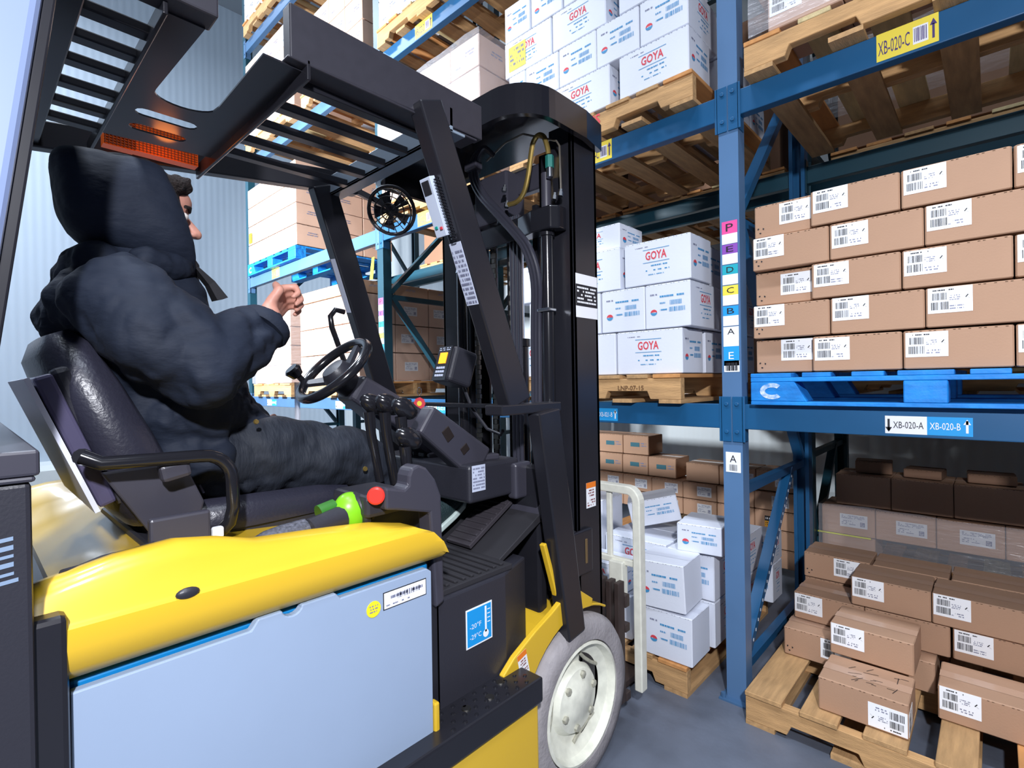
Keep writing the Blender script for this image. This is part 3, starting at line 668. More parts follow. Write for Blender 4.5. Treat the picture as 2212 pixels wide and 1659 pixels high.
pallet(1.02, 1.0, -3.16, 2.05, 2.422, 'wooden pallet under bright second-level load left of the mast')
far_load(-3.15, -2.135, 2.549, 4, 0.188, 4, ['pt', 'p'], 'bright carton on second level left of the mast', 'bright cartons on the second level left of the mast', slab=1)
film_wrap(-3.16, 2.045, 2.9, -2.12, 3.07, 3.31, 'clear stretch film on the upper half of the bright second-level load')
pallet(1.02, 1.0, -3.16, 2.05, 3.657, 'wooden pallet on the third level above the forklift')
far_load(-3.15, -2.135, 3.784, 2, 0.2, 4, ['wf'], 'white printed carton on third level above the forklift', 'white cartons on the third level')
pallet(1.02, 1.0, -2.0, 2.05, 3.657, 'wooden pallet on the third level above the white cartons')
pallet(1.1, 1.0, -5.61, 2.05, 3.657, 'wooden pallet on the third level of the far bay, left')
far_load(-5.6, -4.5, 3.784, 4, 0.2, 4, ['wf', 'pt'], 'pale carton on third level of far bay', 'pale cartons on the third level of the far bay')
pallet(1.02, 1.0, -4.35, 2.05, 3.657, 'wooden pallet on the third level of the far bay, right')
far_load(-4.35, -3.36, 3.784, 3, 0.2, 4, ['pt'], 'tan carton on third level of far bay, right load', 'tan cartons on the third level of the far bay', front_only=True)
pallet(1.1, 1.0, -5.61, 2.05, 4.882, 'wooden pallet on the fourth level of the far bay')
far_load(-5.6, -4.5, 5.01, 2, 0.2, 4, ['wf'], 'white carton on fourth level of far bay', 'white cartons on the fourth level of the far bay')
b = MB(); b.box(0, 0, 0, 0.07, 0.002, 0.10)
o = b.build('sticker', mat('lemon_sticker', '#e8ee22', 0.5)); o.location = (-5.57, 2.052, 2.75); tag(o, 'small lemon sticker on tan cartons by the far upright', 'sticker')

# ---- loads on the upper levels of the rear rack
for i, (x0, zl, wn, hh, where) in enumerate(((-0.66, 0, 3, 0.30, 'first level behind the blue pallet load'), (0.50, 0, 3, 0.28, 'first level at the far right'), (-0.66, 1, 3, 0.34, 'second level right of the near upright'), (0.50, 1, 3, 0.32, 'second level at the far right'),
        (-2.05, 0, 3, 0.27, 'first level behind the white cartons'), (-2.0, 1, 3, 0.33, 'second level behind the white cartons'), (-3.16, 1, 3, 0.30, 'second level left of the mast'), (-4.46, 1, 3, 0.28, 'second level of the far bay'))):
    pallet(1.1, 1.0, x0, 3.38, LV[zl]+0.003, f'wooden pallet in the rear rack, {where}')
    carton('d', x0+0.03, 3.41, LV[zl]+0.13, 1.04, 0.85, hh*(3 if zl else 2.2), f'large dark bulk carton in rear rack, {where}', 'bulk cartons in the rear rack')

b = MB(); b.rings([[V((-0.016, 0, 0)), V((0.016, 0, 0)), V((0.016, 0.002, 0)), V((-0.016, 0.002, 0))], [V((-0.024, -0.006, -0.07)), V((0.014, -0.004, -0.07)), V((0.014, -0.002, -0.07)), V((-0.024, -0.004, -0.07))], [V((-0.05, 0, -0.155)), V((-0.016, 0.004, -0.16)), V((-0.016, 0.006, -0.16)), V((-0.05, 0.002, -0.155))]])
o = b.build('hanging_tag', MATS['lemon_sticker']); o.location = (PX[1]-0.065, 2.082, 2.22); tag(o, 'bright yellow tag hanging beside the teal upright', 'tag')
# ---------------------------------------------------------------- forklift
black = mat('black_enamel', '#222228', 0.30, noise=(6, 0.15), spec=0.5)
blackg = mat('black_gloss', '#1d1d22', 0.16, spec=0.6)
plas = mat('dark_plastic', '#2c2c34', 0.42, bump=(220, 0.06))
plas2 = mat('grey_black_plastic', '#3c3b45', 0.38)
yel = mat('yellow_enamel', '#dcb32e', 0.32, coat=0.3, noise=(1.5, 0.03))
pan = mat('pale_blue_grey_enamel', '#97a9c3', 0.45, noise=(5, 0.03))
rub = mat('worn_rubber', '#9c9799', 0.85, noise=(14, 0.22), bump=(90, 0.25))
cream = mat('cream_enamel', '#ebebdb', 0.4, noise=(28, 0.16, (1, 1, 1)))
brass = mat('brass_pipe', '#b59a58', 0.3, metal=0.8)
vinyl = mat('black_vinyl', '#2a2a36', 0.33, bump=(140, 0.12))
chromey = mat('chain_steel', '#8d8a84', 0.35, metal=1)
bluebat = mat('blue_battery_case', '#0d79b8', 0.4)
orange = mat('amber_lens', '#e8641a', 0.3, emis=0.15)
base = V((-1.45, 0.8, 0))
truck = empty('forklift', base, 'yellow and black electric forklift with the driver seated in it', 'forklift')
def T(b, name, ms, parent=None, smooth=False, bevel=0, seg=2, ang=35, label=None):
    o = b.build(name, ms, parent or truck, smooth, bevel, seg, ang, label)
    if parent is None: o.location = -base
    return o
# hood
def hood_sec(y, zt, drop=0.0):
    pr = [(-0.945, 0.887), (-0.928, 0.905), (-0.921, 0.935), (-0.924, 0.962), (-0.934, 0.968), (-0.936, 0.976), (-0.946, 0.984), (-0.952, (zt+0.985)/2 if zt > 0.99 else min(zt, 0.985)-0.004), (-0.968, zt-0.004), (-0.99, zt), (-1.02, zt-0.006), (-1.06, zt-0.022-drop*0.4), (-1.14, zt-0.032-drop), (-1.45, zt-0.034-drop)]
    pr = [(x, min(z, zt)) for x, z in pr]
    full = pr+[(-2.9-x, z) for x, z in pr[::-1][1:]]
    full += [(-1.94, 0.88), (-0.96, 0.88)]
    return [V((x, y, z)) for x, z in full]
st = [(0.015, 0.99, 0.02), (0.03, 1.008, 0.05), (0.09, 1.022, 0.06), (0.16, 1.036, 0.05), (0.24, 1.042, 0.03), (0.30, 1.032, 0.01), (0.36, 1.014, 0), (0.48, 1.004, 0), (0.60, 0.992, 0), (0.68, 0.974, 0), (0.725, 0.955, 0), (0.75, 0.93, 0), (0.765, 0.90, 0)]
b = MB(); b.rings([hood_sec(*q) for q in st])
hood = T(b, 'hood', yel, smooth=True, ang=50)
b = MB(); b.ell((-0.926, 0.24, 0.968), (0.006, 0.017, 0.009), n=16, m=8)
T(b, 'hood_latch', plas, hood, smooth=True).location = (0, 0, 0)
# battery case and side panel
T(MB().box(-1.93, 0.10, 0.20, -0.962, 0.735, 0.876), 'battery', bluebat, bevel=0.006)
b = MB(); pl = [(0.097, 0.16), (0.725, 0.16), (0.728, 0.862), (0.715, 0.872), (0.505, 0.872), (0.495, 0.884), (0.432, 0.884)]
pl += [(0.41+0.018*math.cos(t), 0.884-0.014*math.sin(t)) for t in [PI*i/8 for i in range(9)]]
pl += [(0.35, 0.884), (0.338, 0.868), (0.10, 0.868)]
b.prism([(-0.958, y, z) for y, z in pl], (0.018, 0, 0)); side = T(b, 'side_panel', pan, bevel=0.0025)
b = MB(); b.box(-0.9398, 0.60, 0.815, -0.9392, 0.712, 0.852, 1); b.box(-0.9394, 0.602, 0.817, -0.9387, 0.710, 0.850, 0)
lines(b, (-0.9384, 0.607, 0.832), (0, 1, 0), (0, 0, 1), 0.095, 0.012, 1, 2, 2, 0.9); barcode(b, (-0.9384, 0.635, 0.831), (0, 1, 0), (0, 0, 1), 0.06, 0.012, 2, 3); lines(b, (-0.9384, 0.607, 0.820), (0, 1, 0), (0, 0, 1), 0.06, 0.006, 1, 2, 4, 0.5)
T(b, 'serial_sticker', [paper, ink, grey_ink], side).location = (0, 0, 0)
b = MB(); b.lathe([(0, 0.0165), (0.0012, 0.0165)], (-0.9398, 0.577, 0.826), (1, 0, 0), 24, 0); lines(b, (-0.9382, 0.567, 0.818), (0, 1, 0), (0, 0, 1), 0.02, 0.018, 3, 1, 4, 0.6)
T(b, 'round_sticker', [mat('bright_yellow_sticker', '#f4e42a', 0.5), grey_ink], side).location = (0, 0, 0)
T(MB().box(-0.958, 0.728, 0.16, -0.935, 0.742, 0.56), 'panel_catch', yel, bevel=0.004)
T(MB().box(-1.95, 0.725, 0.16, -0.99, 0.79, 0.885), 'bulkhead', black, bevel=0.004)
# chassis, step, skirt
T(MB().box(-1.98, 0.60, 0.14, -0.905, 1.055, 0.43), 'chassis_skirt', yel, bevel=0.008)
T(MB().box(-1.98, -0.10, 0.14, -0.915, 0.60, 0.43).box(-1.8, 0.05, 0.1, -1.1, 1.3, 0.4), 'chassis', black)
b = MB(); b.box(-1.05, 0.45, 0.43, -0.892, 1.06, 0.497); step = T(b, 'step', black, bevel=0.006)
b = MB(); rn = random.Random(2)
for i in range(4):
    for j in range(8): b.lathe([(0, 0.006), (0.003, 0.0045)], (-0.91-i*0.022, 0.76+j*0.036+(i % 2)*0.018, 0.497), (0, 0, 1), 10)
for c in ((-0.945, 0.83), (-0.935, 0.90), (-0.96, 0.965)): b.lathe([(0, 0.012), (0.003, 0.011)], (c[0], c[1], 0.497), (0, 0, 1), 12, 1)
T(b, 'step_studs', [blackg, chromey], step, smooth=True).location = (0, 0, 0)
# cab side wall under the floor mat
b = MB(); b.prism([(-0.985, 0.775, 0.49), (-0.985, 0.775, 0.755), (-0.992, 1.02, 0.772), (-1.03, 1.15, 0.762), (-1.08, 1.24, 0.74), (-1.08, 1.24, 0.49), (-1.0, 1.03, 0.49)][:0] or [(-0.99, 0.775, 0.49), (-0.99, 1.02, 0.49), (-1.04, 1.16, 0.49), (-1.9, 1.16, 0.49), (-1.9, 0.775, 0.49)], (0, 0, 0.272))
cab = T(b, 'cab_side_wall', plas, bevel=0.006)
b = MB(); y0, z0, y1, z1 = 0.872, 0.608, 0.965, 0.708; X_ = -0.9885
b.box(X_-0.0005, y0, z0, X_+0.0006, y1, z1, 0); b.box(X_, y0+0.004, z0+0.004, X_+0.0011, y1-0.004, z1-0.004, 1)
b.box(X_, 0.938, 0.632, X_+0.0016, 0.944, 0.700, 0); b.lathe([(0, 0.010), (0.0016, 0.010)], (X_, 0.941, 0.628), (1, 0, 0), 18, 0)
for k in range(4): b.box(X_, 0.947, 0.655+k*0.011, X_+0.0016, 0.957, 0.657+k*0.011, 0)
b.text('-20°F', (X_+0.0018, 0.884, 0.655), (0, 1, 0), (0, 0, 1), 0.040, 0.013, 0); b.text('-29°C', (X_+0.0018, 0.884, 0.628), (0, 1, 0), (0, 0, 1), 0.040, 0.013, 0)
T(b, 'temperature_sticker', [paper, mat('sticker_blue', '#1497e0', 0.4)], cab, label='blue thermometer sticker reading -20 F and -29 C').location = (0, 0, 0)
b = MB(); b.box(-1.9, 0.79, 0.762, -1.0, 1.06, 0.777)
for k in range(9): b.box(-1.88, 0.80+k*0.028, 0.777, -1.01, 0.812+k*0.028, 0.784)
b.prism([(-1.9, 1.06, 0.762), (-1.9, 1.06, 0.777), (-1.9, 1.30, 0.90), (-1.9, 1.30, 0.87)], (0.85, 0, 0))
T(b, 'floor_mat', mat('rubber_mat', '#27262b', 0.7), bevel=0.002)
T(MB().box(-1.9, 1.25, 0.40, -1.06, 1.29, 1.02), 'firewall', black, bevel=0.01)
b = MB(); b.bar((-1.22, 1.05, 0.79), (-1.22, 1.24, 0.895), 0.11, 0.014)
for k in range(8): b.bar((-1.22, 1.06+k*0.022, 0.803+k*0.0121), (-1.22, 1.068+k*0.022, 0.8075+k*0.0121), 0.1, 0.010)
T(b, 'pedal', mat('pedal_rubber', '#3a363c', 0.55), bevel=0.002)
b = MB(); b.prism([(-1.04, 1.30, 0.80), (-1.04, 1.24, 0.865), (-1.04, 1.27, 0.93), (-1.04, 1.33, 0.92)], (-0.30, 0, 0)); T(b, 'grey_bracket', plas2, bevel=0.005)
# console arch with red stop button
b = MB()
pts = [(790, 1040), (838, 1052), (862, 1043), (872, 1022), (886, 1004), (906, 998), (926, 1010), (944, 1040), (955, 1085), (960, 1300), (938, 1312), (930, 1112), (848, 1092), (790, 1085)]
YZ = [(0.632, 1.064), (0.681, 1.052), (0.692, 1.059), (0.694, 1.08), (0.702, 1.096), (0.722, 1.103), (0.745, 1.092), (0.770, 1.062), (0.787, 1.02), (0.792, 0.765), (0.765, 0.755), (0.752, 0.985), (0.662, 1.008), (0.632, 1.014)]
b.prism([(-0.972, y, z) for y, z in YZ], (-0.05, 0, 0)); arch = T(b, 'console_arch', plas2, bevel=0.006)
b = MB(); b.box(-1.15, 0.60, 0.995, -1.0, 0.72, 1.045); T(b, 'console_block', plas, bevel=0.01)
b = MB(); b.lathe([(0, 0.010), (0.012, 0.010), (0.013, 0.019), (0.022, 0.019), (0.025, 0.015)], (-1.0, 0.627, 1.047), (0.8, -0.6, 0), 28)
T(b, 'stop_button', mat('red_plastic', '#e5372e', 0.35), smooth=True)
T(MB().box(-1.9, 0.77, 0.49, -1.0, 0.80, 1.0), 'seat_bulkhead', black, bevel=0.006)
# fender
b = MB(); cy, cz = 1.34, 0.267; inner = [(cy+0.292*math.cos(t), cz+0.292*math.sin(t)) for t in [math.radians(a) for a in range(78, 172, 8)]]
outer = [(1.035, 0.30), (0.99, 0.43), (0.985, 0.50), (1.03, 0.532), (1.12, 0.572), (1.20, 0.60), (1.245, 0.62), (1.265, 0.66), (1.33, 0.63), (1.41, 0.575)]
b.prism([(-0.968, y, z) for y, z in inner+outer], (-0.018, 0, 0))
arcp = [(cy+0.292*math.cos(t), cz+0.292*math.sin(t)) for t in [math.radians(a) for a in range(60, 172, 7)]]
ar2 = [(cy+0.30*math.cos(t), cz+0.30*math.sin(t)) for t in [math.radians(a) for a in range(60, 172, 7)]][::-1]
b.prism([(-0.97, y, z) for y, z in arcp+ar2], (-0.16, 0, 0)); b.bar((-1.0, 1.196, 0.80), (-0.985, 1.262, 0.56), 0.02, 0.014, up=(0, 1, 0)); fen = T(b, 'front_fender', yel, bevel=0.003)
def caution(b, o, uy, uz, w_, h_):
    o = V(o); uy = V(uy); uz = V(uz); nrm = uy.cross(uz)*0.0006
    b.quad(o+nrm, uy, uz, w_, h_, 0); b.quad(o+nrm*2+uz*h_*0.78, uy, uz, w_, h_*0.22, 1)
    lines(b, o+nrm*3+uz*h_*0.42+uy*w_*0.2, uy, uz, w_*0.6, h_*0.32, 3, 2, 2, 0.8); lines(b, o+nrm*3+uz*h_*0.05+uy*w_*0.1, uy, uz, w_*0.8, h_*0.3, 3, 2, 5, 0.6)
cm = [paper, mat('orange_paper', '#ee7d22', 0.5), mat('dark_red_ink', '#7d2a26', 0.6)]
b = MB(); caution(b, (-0.9675, 1.053, 0.462), (0, 0.92, 0.25), (0, -0.22, 0.97), 0.04, 0.072); T(b, 'caution_sticker', cm, fen).location = (0, 0, 0)
# wheels
def wheel(x, y, r, wd, name, s=1, parent=None):
    rt = T(MB().lathe([(-wd/2, r*0.78), (-wd/2+0.012, r*0.93), (-wd/2+0.03, r), (wd/2-0.03, r), (wd/2-0.010, r*0.94), (wd/2-0.002, r*0.80), (wd/2-0.004, r*0.715), (wd/2-0.03, r*0.70), (-wd/2, r*0.70)], (x, y, r), (s, 0, 0), 64), name, rub, smooth=True, ang=40)
    b = MB(); o = wd/2
    b.lathe([(-0.02, r*0.71), (o-0.016, r*0.70), (o-0.006, r*0.70), (o-0.004, r*0.665), (o-0.03, r*0.63), (o-0.05, r*0.50), (o-0.052, r*0.42), (o-0.030, r*0.36), (o-0.022, r*0.22), (o-0.018, r*0.20), (o-0.016, 0.001)], (x, y, r), (s, 0, 0), 56)
    rim = T(b, 'wheel_rim', cream, rt, smooth=True, ang=35); rim.location = (0, 0, 0)
    wc = mat('worn_cream', '#b5b3a2', 0.5, noise=(90, 0.3))
    for k in range(6):
        b = MB(); a = k*PI/3+0.3; b.lathe([(0, 0.012), (0.012, 0.011), (0.013, 0.006)], (x+s*(o-0.03), y+r*0.30*math.cos(a), r+r*0.30*math.sin(a)), (s, 0, 0), 6)
        T(b, 'wheel_bolt', wc, rt).location = (0, 0, 0)
    for k in range(3):
        b = MB(); a = k*2*PI/3+0.9; b.tube([V((x+s*(o-0.046), y+r*q*math.cos(a+da), r+r*q*math.sin(a+da))) for q, da in ((0.52, -0.45), (0.46, -0.2), (0.46, 0.2), (0.52, 0.45))], 0.006, 8); T(b, 'rim_rib', wc, rt, smooth=True).location = (0, 0, 0)
    return rt
wheel(-1.04, 1.34, 0.267, 0.175, 'front_wheel'); wheel(-1.86, 1.34, 0.267, 0.175, 'front_wheel', -1)
wheel(-1.45, -0.02, 0.2, 0.15, 'rear_wheel')
# guard legs
def leg(pts, name, w_, d_, m=black):
    b = MB()
    for (a, c, w1, w2) in pts: b.bar(a, c, d_, w1, up=(0, 1, 0), t2=w2)
    return T(b, name, m, bevel=0.005)
gl = leg([((-1.045, 0.815, 2.0), (-1.03, 1.115, 1.225), 0.075, 0.095)], 'guard_front_leg', 0, 0.05)
leg([((-1.0, 1.21, 1.20), (-0.972, 1.295, 0.50), 0.10, 0.085)], 'guard_front_leg', 0, 0.05)
leg([((-1.72, 0.88, 1.99), (-1.80, 1.18, 1.225), 0.085, 0.085)], 'guard_front_leg', 0, 0.05)
leg([((-1.82, 1.21, 1.20), (-1.86, 1.295, 0.50), 0.10, 0.085)], 'guard_front_leg', 0, 0.05)
T(MB().box(-1.07, 1.03, 1.195, -1.0, 1.30, 1.225), 'leg_bracket', black, bevel=0.004); T(MB().box(-1.86, 1.03, 1.195, -1.79, 1.30, 1.225), 'leg_bracket', black, bevel=0.004)
b = MB(); b.box(-1.84, 1.25, 1.20, -1.02, 1.28, 1.215); T(b, 'dash_crossbar', black, bevel=0.003)
b = MB(); d0 = V((-1.0035, 0.86, 1.86)); dd = (V((-1.0045, 0.99, 1.56))-d0)
b = MB(); rr = V((0, -0.361, 0.932)).normalized(); uy = V((1, 0, 0))
def on_leg(t, off=0.0): # rear face of the near front leg
    a = V((-1.045, 0.815, 2.0)); c = V((-1.03, 1.115, 1.225)); p = a+(c-a)*t; return p+V((0, -0.932, -0.361))*(0.038+0.010*t+off)
b.obox(on_leg(0.30, 0.012)+V((-0.02, 0, 0)), (0.042, 0.018, 0.15), Matrix.Rotation(math.radians(21.2), 3, 'X'), 0)
b.obox(on_leg(0.24, 0.0225)+V((-0.02, 0, 0)), (0.028, 0.003, 0.035), Matrix.Rotation(math.radians(21.2), 3, 'X'), 1)
for q, mi in ((0.36, 2), (0.365, 3)): b.obox(on_leg(q, 0.0225)+V((-0.028 if mi == 2 else -0.01, 0, 0)), (0.01, 0.003, 0.008), Matrix.Rotation(math.radians(21.2), 3, 'X'), mi)
T(b, 'access_reader', [mat('pale_device', '#c9d3e6', 0.35), ink, mat('green_key', '#16998a', 0.4), red_ink], bevel=0.002)
b = MB(); cp = [on_leg(0.22+0.19*i/160, 0.014)+V((0.016+0.007*math.cos(i*PI/4), 0.006*math.sin(i*PI/4), 0)) for i in range(161)]
b.tube(cp, 0.0022, 6); T(b, 'coiled_cable', blackg, smooth=True)
b = MB(); b.obox(on_leg(0.52, 0.001), (0.045, 0.0015, 0.17), Matrix.Rotation(math.radians(21.2), 3, 'X'), 0)
R21 = Matrix.Rotation(math.radians(21.2), 3, 'X')
lines(b, on_leg(0.62, 0.0022)+V((-0.02, 0, 0)), (1, 0, 0), R21@V((0, 0, 1)), 0.04, 0.15, 12, 1, 5, 0.8); T(b, 'instruction_sticker', [mat('pale_sticker', '#c5cce0', 0.45), grey_ink])
b = MB(); a_ = V((-1.72, 0.88, 1.99)); c_ = V((-1.80, 1.18, 1.225)); dl = (c_-a_).normalized()
b.obox(a_+(c_-a_)*0.42+V((0.0, -0.932, -0.361))*0.0435, (0.03, 0.0015, 0.20), Matrix.Rotation(math.radians(21), 3, 'X')@Matrix.Rotation(math.radians(6), 3, 'Y'), 0)
T(b, 'instruction_sticker', [MATS['pale_sticker'], grey_ink])
# grab handle on the far leg
b = MB(); g0 = V((-1.76, 0.98, 1.56)); b.tube([g0, g0+V((0, -0.035, 0.005)), g0+V((0, -0.055, -0.02)), g0+V((0, -0.05, -0.06)), g0+V((0, -0.005, -0.18)), g0+V((0, 0.03, -0.19))], 0.010, 12); T(b, 'grab_handle', blackg, smooth=True)
# overhead guard
G0, G1 = 1.965, 2.045
T(MB().prism([(-1.05, 0.475, G0), (-1.05, 1.02, G0+0.01), (-1.05, 1.02, G1+0.025), (-1.05, 0.475, G1+0.035)], (-0.035, 0, 0)).box(-1.12, 0.47, G0, -1.05, 1.0, G0+0.006), 'guard_side_rail', mat('black_enamel_satin', '#33323a', 0.45, noise=(40, 0.1)), bevel=0.004)
T(MB().box(-1.085, 0.10, G0, -1.03, 0.335, G1+0.03), 'guard_side_rail', MATS['black_enamel_satin'], bevel=0.004)
b = MB(); b.prism([(-1.90, 0.12, G0-0.03), (-1.86, 0.12, G0-0.03), (-1.68, 1.0, G0+0.015), (-1.72, 1.0, G0+0.015)], (0, 0, 0.075)); rail = T(b, 'guard_side_rail', black, bevel=0.004)
b = MB(); rl = V((0.2, 0.978, 0.05)).normalized(); o_ = V((-1.79+0.001, 0.50, G0-0.004)); b.quad(o_, rl, (0, 0, 1), 0.15, 0.036, 0); barcode(b, o_+V((0.0006, 0, 0.006)), rl, (0, 0, 1), 0.145, 0.024, 1, 3)
T(b, 'rail_lettering', [black, mat('dull_white_print', '#a9a8b4', 0.5)], rail).location = (0, 0, 0)
T(MB().box(-1.90, 0.115, G0-0.02, -1.03, 0.155, G1-0.01), 'guard_crossbar', black, bevel=0.003); T(MB().box(-1.73, 0.90, G0-0.005, -1.05, 0.912, G1-0.02).box(-1.73, 0.90, G0-0.005, -1.05, 0.955, G0+0.003), 'guard_crossbar', mat('lit_crossbar_paint', '#7d8b9a', 0.35), bevel=0.002)  # front crossbar: the light on the bar is painted in as pale grey
# flat cross plate with a rounded notch, two slots and down-turned flanges
bm = bmesh.new()
def slotpoly(xc, y0, y1, hw, n=6):
    return [(xc+hw*math.cos(t), y1+hw*math.sin(t)) for t in [PI*i/n for i in range(n+1)]]+[(xc-hw*math.cos(t), y0-hw*math.sin(t)) for t in [PI*i/n for i in range(n+1)]]
outl = [(-1.70, 0.26), (-1.075, 0.26), (-1.075, 0.325), (-1.37, 0.312)]+[(-1.375-0.045*math.sin(PI*i/12), 0.373-0.062*math.cos(PI*i/12)) for i in range(1, 12)]+[(-1.355, 0.436), (-1.075, 0.43), (-1.075, 0.51), (-1.67, 0.51)]
def addloop(pl):
    vs = [bm.verts.new((x, y, G0)) for x, y in pl]
    return [bm.edges.new((vs[i], vs[(i+1) % len(vs)])) for i in range(len(vs))]
ed = addloop(outl)+addloop(slotpoly(-1.505, 0.320, 0.410, 0.021))+addloop(slotpoly(-1.600, 0.325, 0.410, 0.021))
bmesh.ops.triangle_fill(bm, use_beauty=True, use_dissolve=False, edges=ed)
me = bpy.data.meshes.new('guard_plate'); bm.to_mesh(me); bm.free(); me.materials.append(black)
o = bpy.data.objects.new('guard_plate', me); COL.objects.link(o); o.parent = truck; o.location = -base; sd = o.modifiers.new('s', 'SOLIDIFY'); sd.thickness = 0.004; sd.offset = 1
b = MB(); b.box(-1.85, 0.252, G0-0.022, -1.05, 0.260, G0+0.012); T(b, 'guard_flange', black, bevel=0.002)
b = MB(); b.box(-1.80, 0.510, G0-0.030, -1.05, 0.518, G0+0.012); T(b, 'guard_flange', black, bevel=0.002)
for x in (-1.165, -1.265, -1.365, -1.475, -1.58, -1.68):
    T(MB().box(x-0.016, 0.15, G0-0.012, x+0.016, 0.256, G0+0.006), 'guard_slat', black, bevel=0.003)
for x in (-1.115, -1.235, -1.35, -1.465, -1.575):
    b = MB(); b.bar((x-0.01, 0.51, G0-0.006), (x-0.02, 0.905, G0+0.004), 0.032, 0.02); T(b, 'guard_slat', black, bevel=0.003)
# rear leg: glossy black, its reflected light painted in as pale blue-grey
b = MB(); b.bar((-0.97, 0.046, 2.02), (-0.965, -0.063, 1.18), 0.06, 0.13, up=(0, 1, 0)); rl_ = T(b, 'guard_rear_leg', mat('painted_reflection_enamel', '#8595bd', 0.35), bevel=0.012, seg=3)
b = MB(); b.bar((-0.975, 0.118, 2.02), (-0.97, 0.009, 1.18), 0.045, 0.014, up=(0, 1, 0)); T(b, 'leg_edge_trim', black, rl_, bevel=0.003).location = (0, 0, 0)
b = MB(); b.bar((-1.90, 0.035, 2.0), (-1.92, -0.03, 1.1), 0.05, 0.08, up=(0, 1, 0)); T(b, 'guard_rear_leg', black, bevel=0.005)
# rear cover in the left foreground
T(MB().box(-1.98, -0.45, 0.14, -0.905, 0.062, 1.172), 'rear_cover', plas, bevel=0.006)
b = MB(); b.box(-1.99, -0.46, 1.180, -0.898, 0.070, 1.213).box(-1.985, -0.455, 1.172, -0.9, 0.066, 1.18); T(b, 'rear_cover_lid', plas2, bevel=0.005)
T(MB().box(-1.97, -0.1, 0.14, -0.918, 0.097, 0.985), 'rear_pillar', black, bevel=0.008)
T(MB().box(-1.24, -0.02, 1.213, -1.0, 0.018, 1.235).box(-1.24, -0.02, 1.235, -1.0, 0.024, 1.262), 'rear_latch', black, bevel=0.003)
b = MB()
for k, (y_, z_, w_, h_) in enumerate(((0.012, 1.045, 0.036, 0.005), (0.014, 1.055, 0.030, 0.004), (0.018, 1.066, 0.026, 0.006), (0.022, 1.078, 0.022, 0.004), (0.026, 1.088, 0.018, 0.006), (0.031, 1.10, 0.013, 0.005))): b.quad((-0.9042, y_, z_), (0, 1, 0.1), (0, 0, 1), w_, h_, 0)
T(b, 'cover_lettering', [mat('pale_blue_print', '#7f93ad', 0.5)])
# amber warning light on the far rail
b = MB(); b.box(-1.78, 0.275, 1.952, -1.745, 0.345, 2.035, 0); b.box(-1.775, 0.345, 1.952, -1.74, 0.50, 2.035, 0)
for k in range(26): b.box(-1.746, 0.277+k*0.0085, 1.954, -1.738, 0.279+k*0.0085, 2.033, 1)
for k in range(11): b.box(-1.746, 0.276, 1.956+k*0.007, -1.738, 0.498, 1.9575+k*0.007, 1)
T(b, 'warning_light', [orange, mat('dark_orange_lattice', '#8a3a0c', 0.5)])
pl_ = bpy.data.lights.new('amber_light', 'POINT'); pl_.energy = 0.22; pl_.color = (1, 0.25, 0.03); pl_.shadow_soft_size = 0.03
po = bpy.data.objects.new('amber_light', pl_); COL.objects.link(po); po.location = (-1.66, 0.40, 1.93)
# fan in the far front corner
b = MB(); fc = V((-1.62, 1.10, 1.93)); fa = V((0.55, -0.7, -0.45)).normalized()
fu = fa.orthogonal().normalized(); fv = fa.cross(fu)
for r_ in (0.03, 0.055, 0.08): b.tube([fc+(fu*math.cos(2*PI*i/28)+fv*math.sin(2*PI*i/28))*r_+fa*0.03 for i in range(28)], 0.0025, 6, closed=True)
b.tube([fc+(fu*math.cos(2*PI*i/28)+fv*math.sin(2*PI*i/28))*0.085 for i in range(28)], 0.007, 8, closed=True)
for i in range(16): b.tube([fc+fa*0.035, fc+(fu*math.cos(2*PI*i/16)+fv*math.sin(2*PI*i/16))*0.085+fa*0.005], 0.0018, 5)
fan = T(b, 'fan_cage', black, smooth=True); b = MB()
for i in range(5):
    a0 = i*2*PI/5; p1 = fu*math.cos(a0)+fv*math.sin(a0); p2 = fu*math.cos(a0+0.7)+fv*math.sin(a0+0.7)
    b.add([fc+p1*0.015, fc+p1*0.07-fa*0.008, fc+p2*0.07+fa*0.008, fc+p2*0.015, fc+p1*0.015-fa*0.003, fc+p1*0.07-fa*0.011, fc+p2*0.07+fa*0.005, fc+p2*0.015-fa*0.003], [(0, 1, 2, 3), (7, 6, 5, 4), (0, 4, 5, 1), (1, 5, 6, 2), (2, 6, 7, 3), (3, 7, 4, 0)])
b.lathe([(-0.03, 0.02), (0.012, 0.02), (0.015, 0.012)], fc, fa, 18); b.bar(fc-fa*0.02, (-1.70, 1.0, 2.0), 0.02, 0.02)
T(b, 'fan_blades', plas, fan).location = (0, 0, 0)

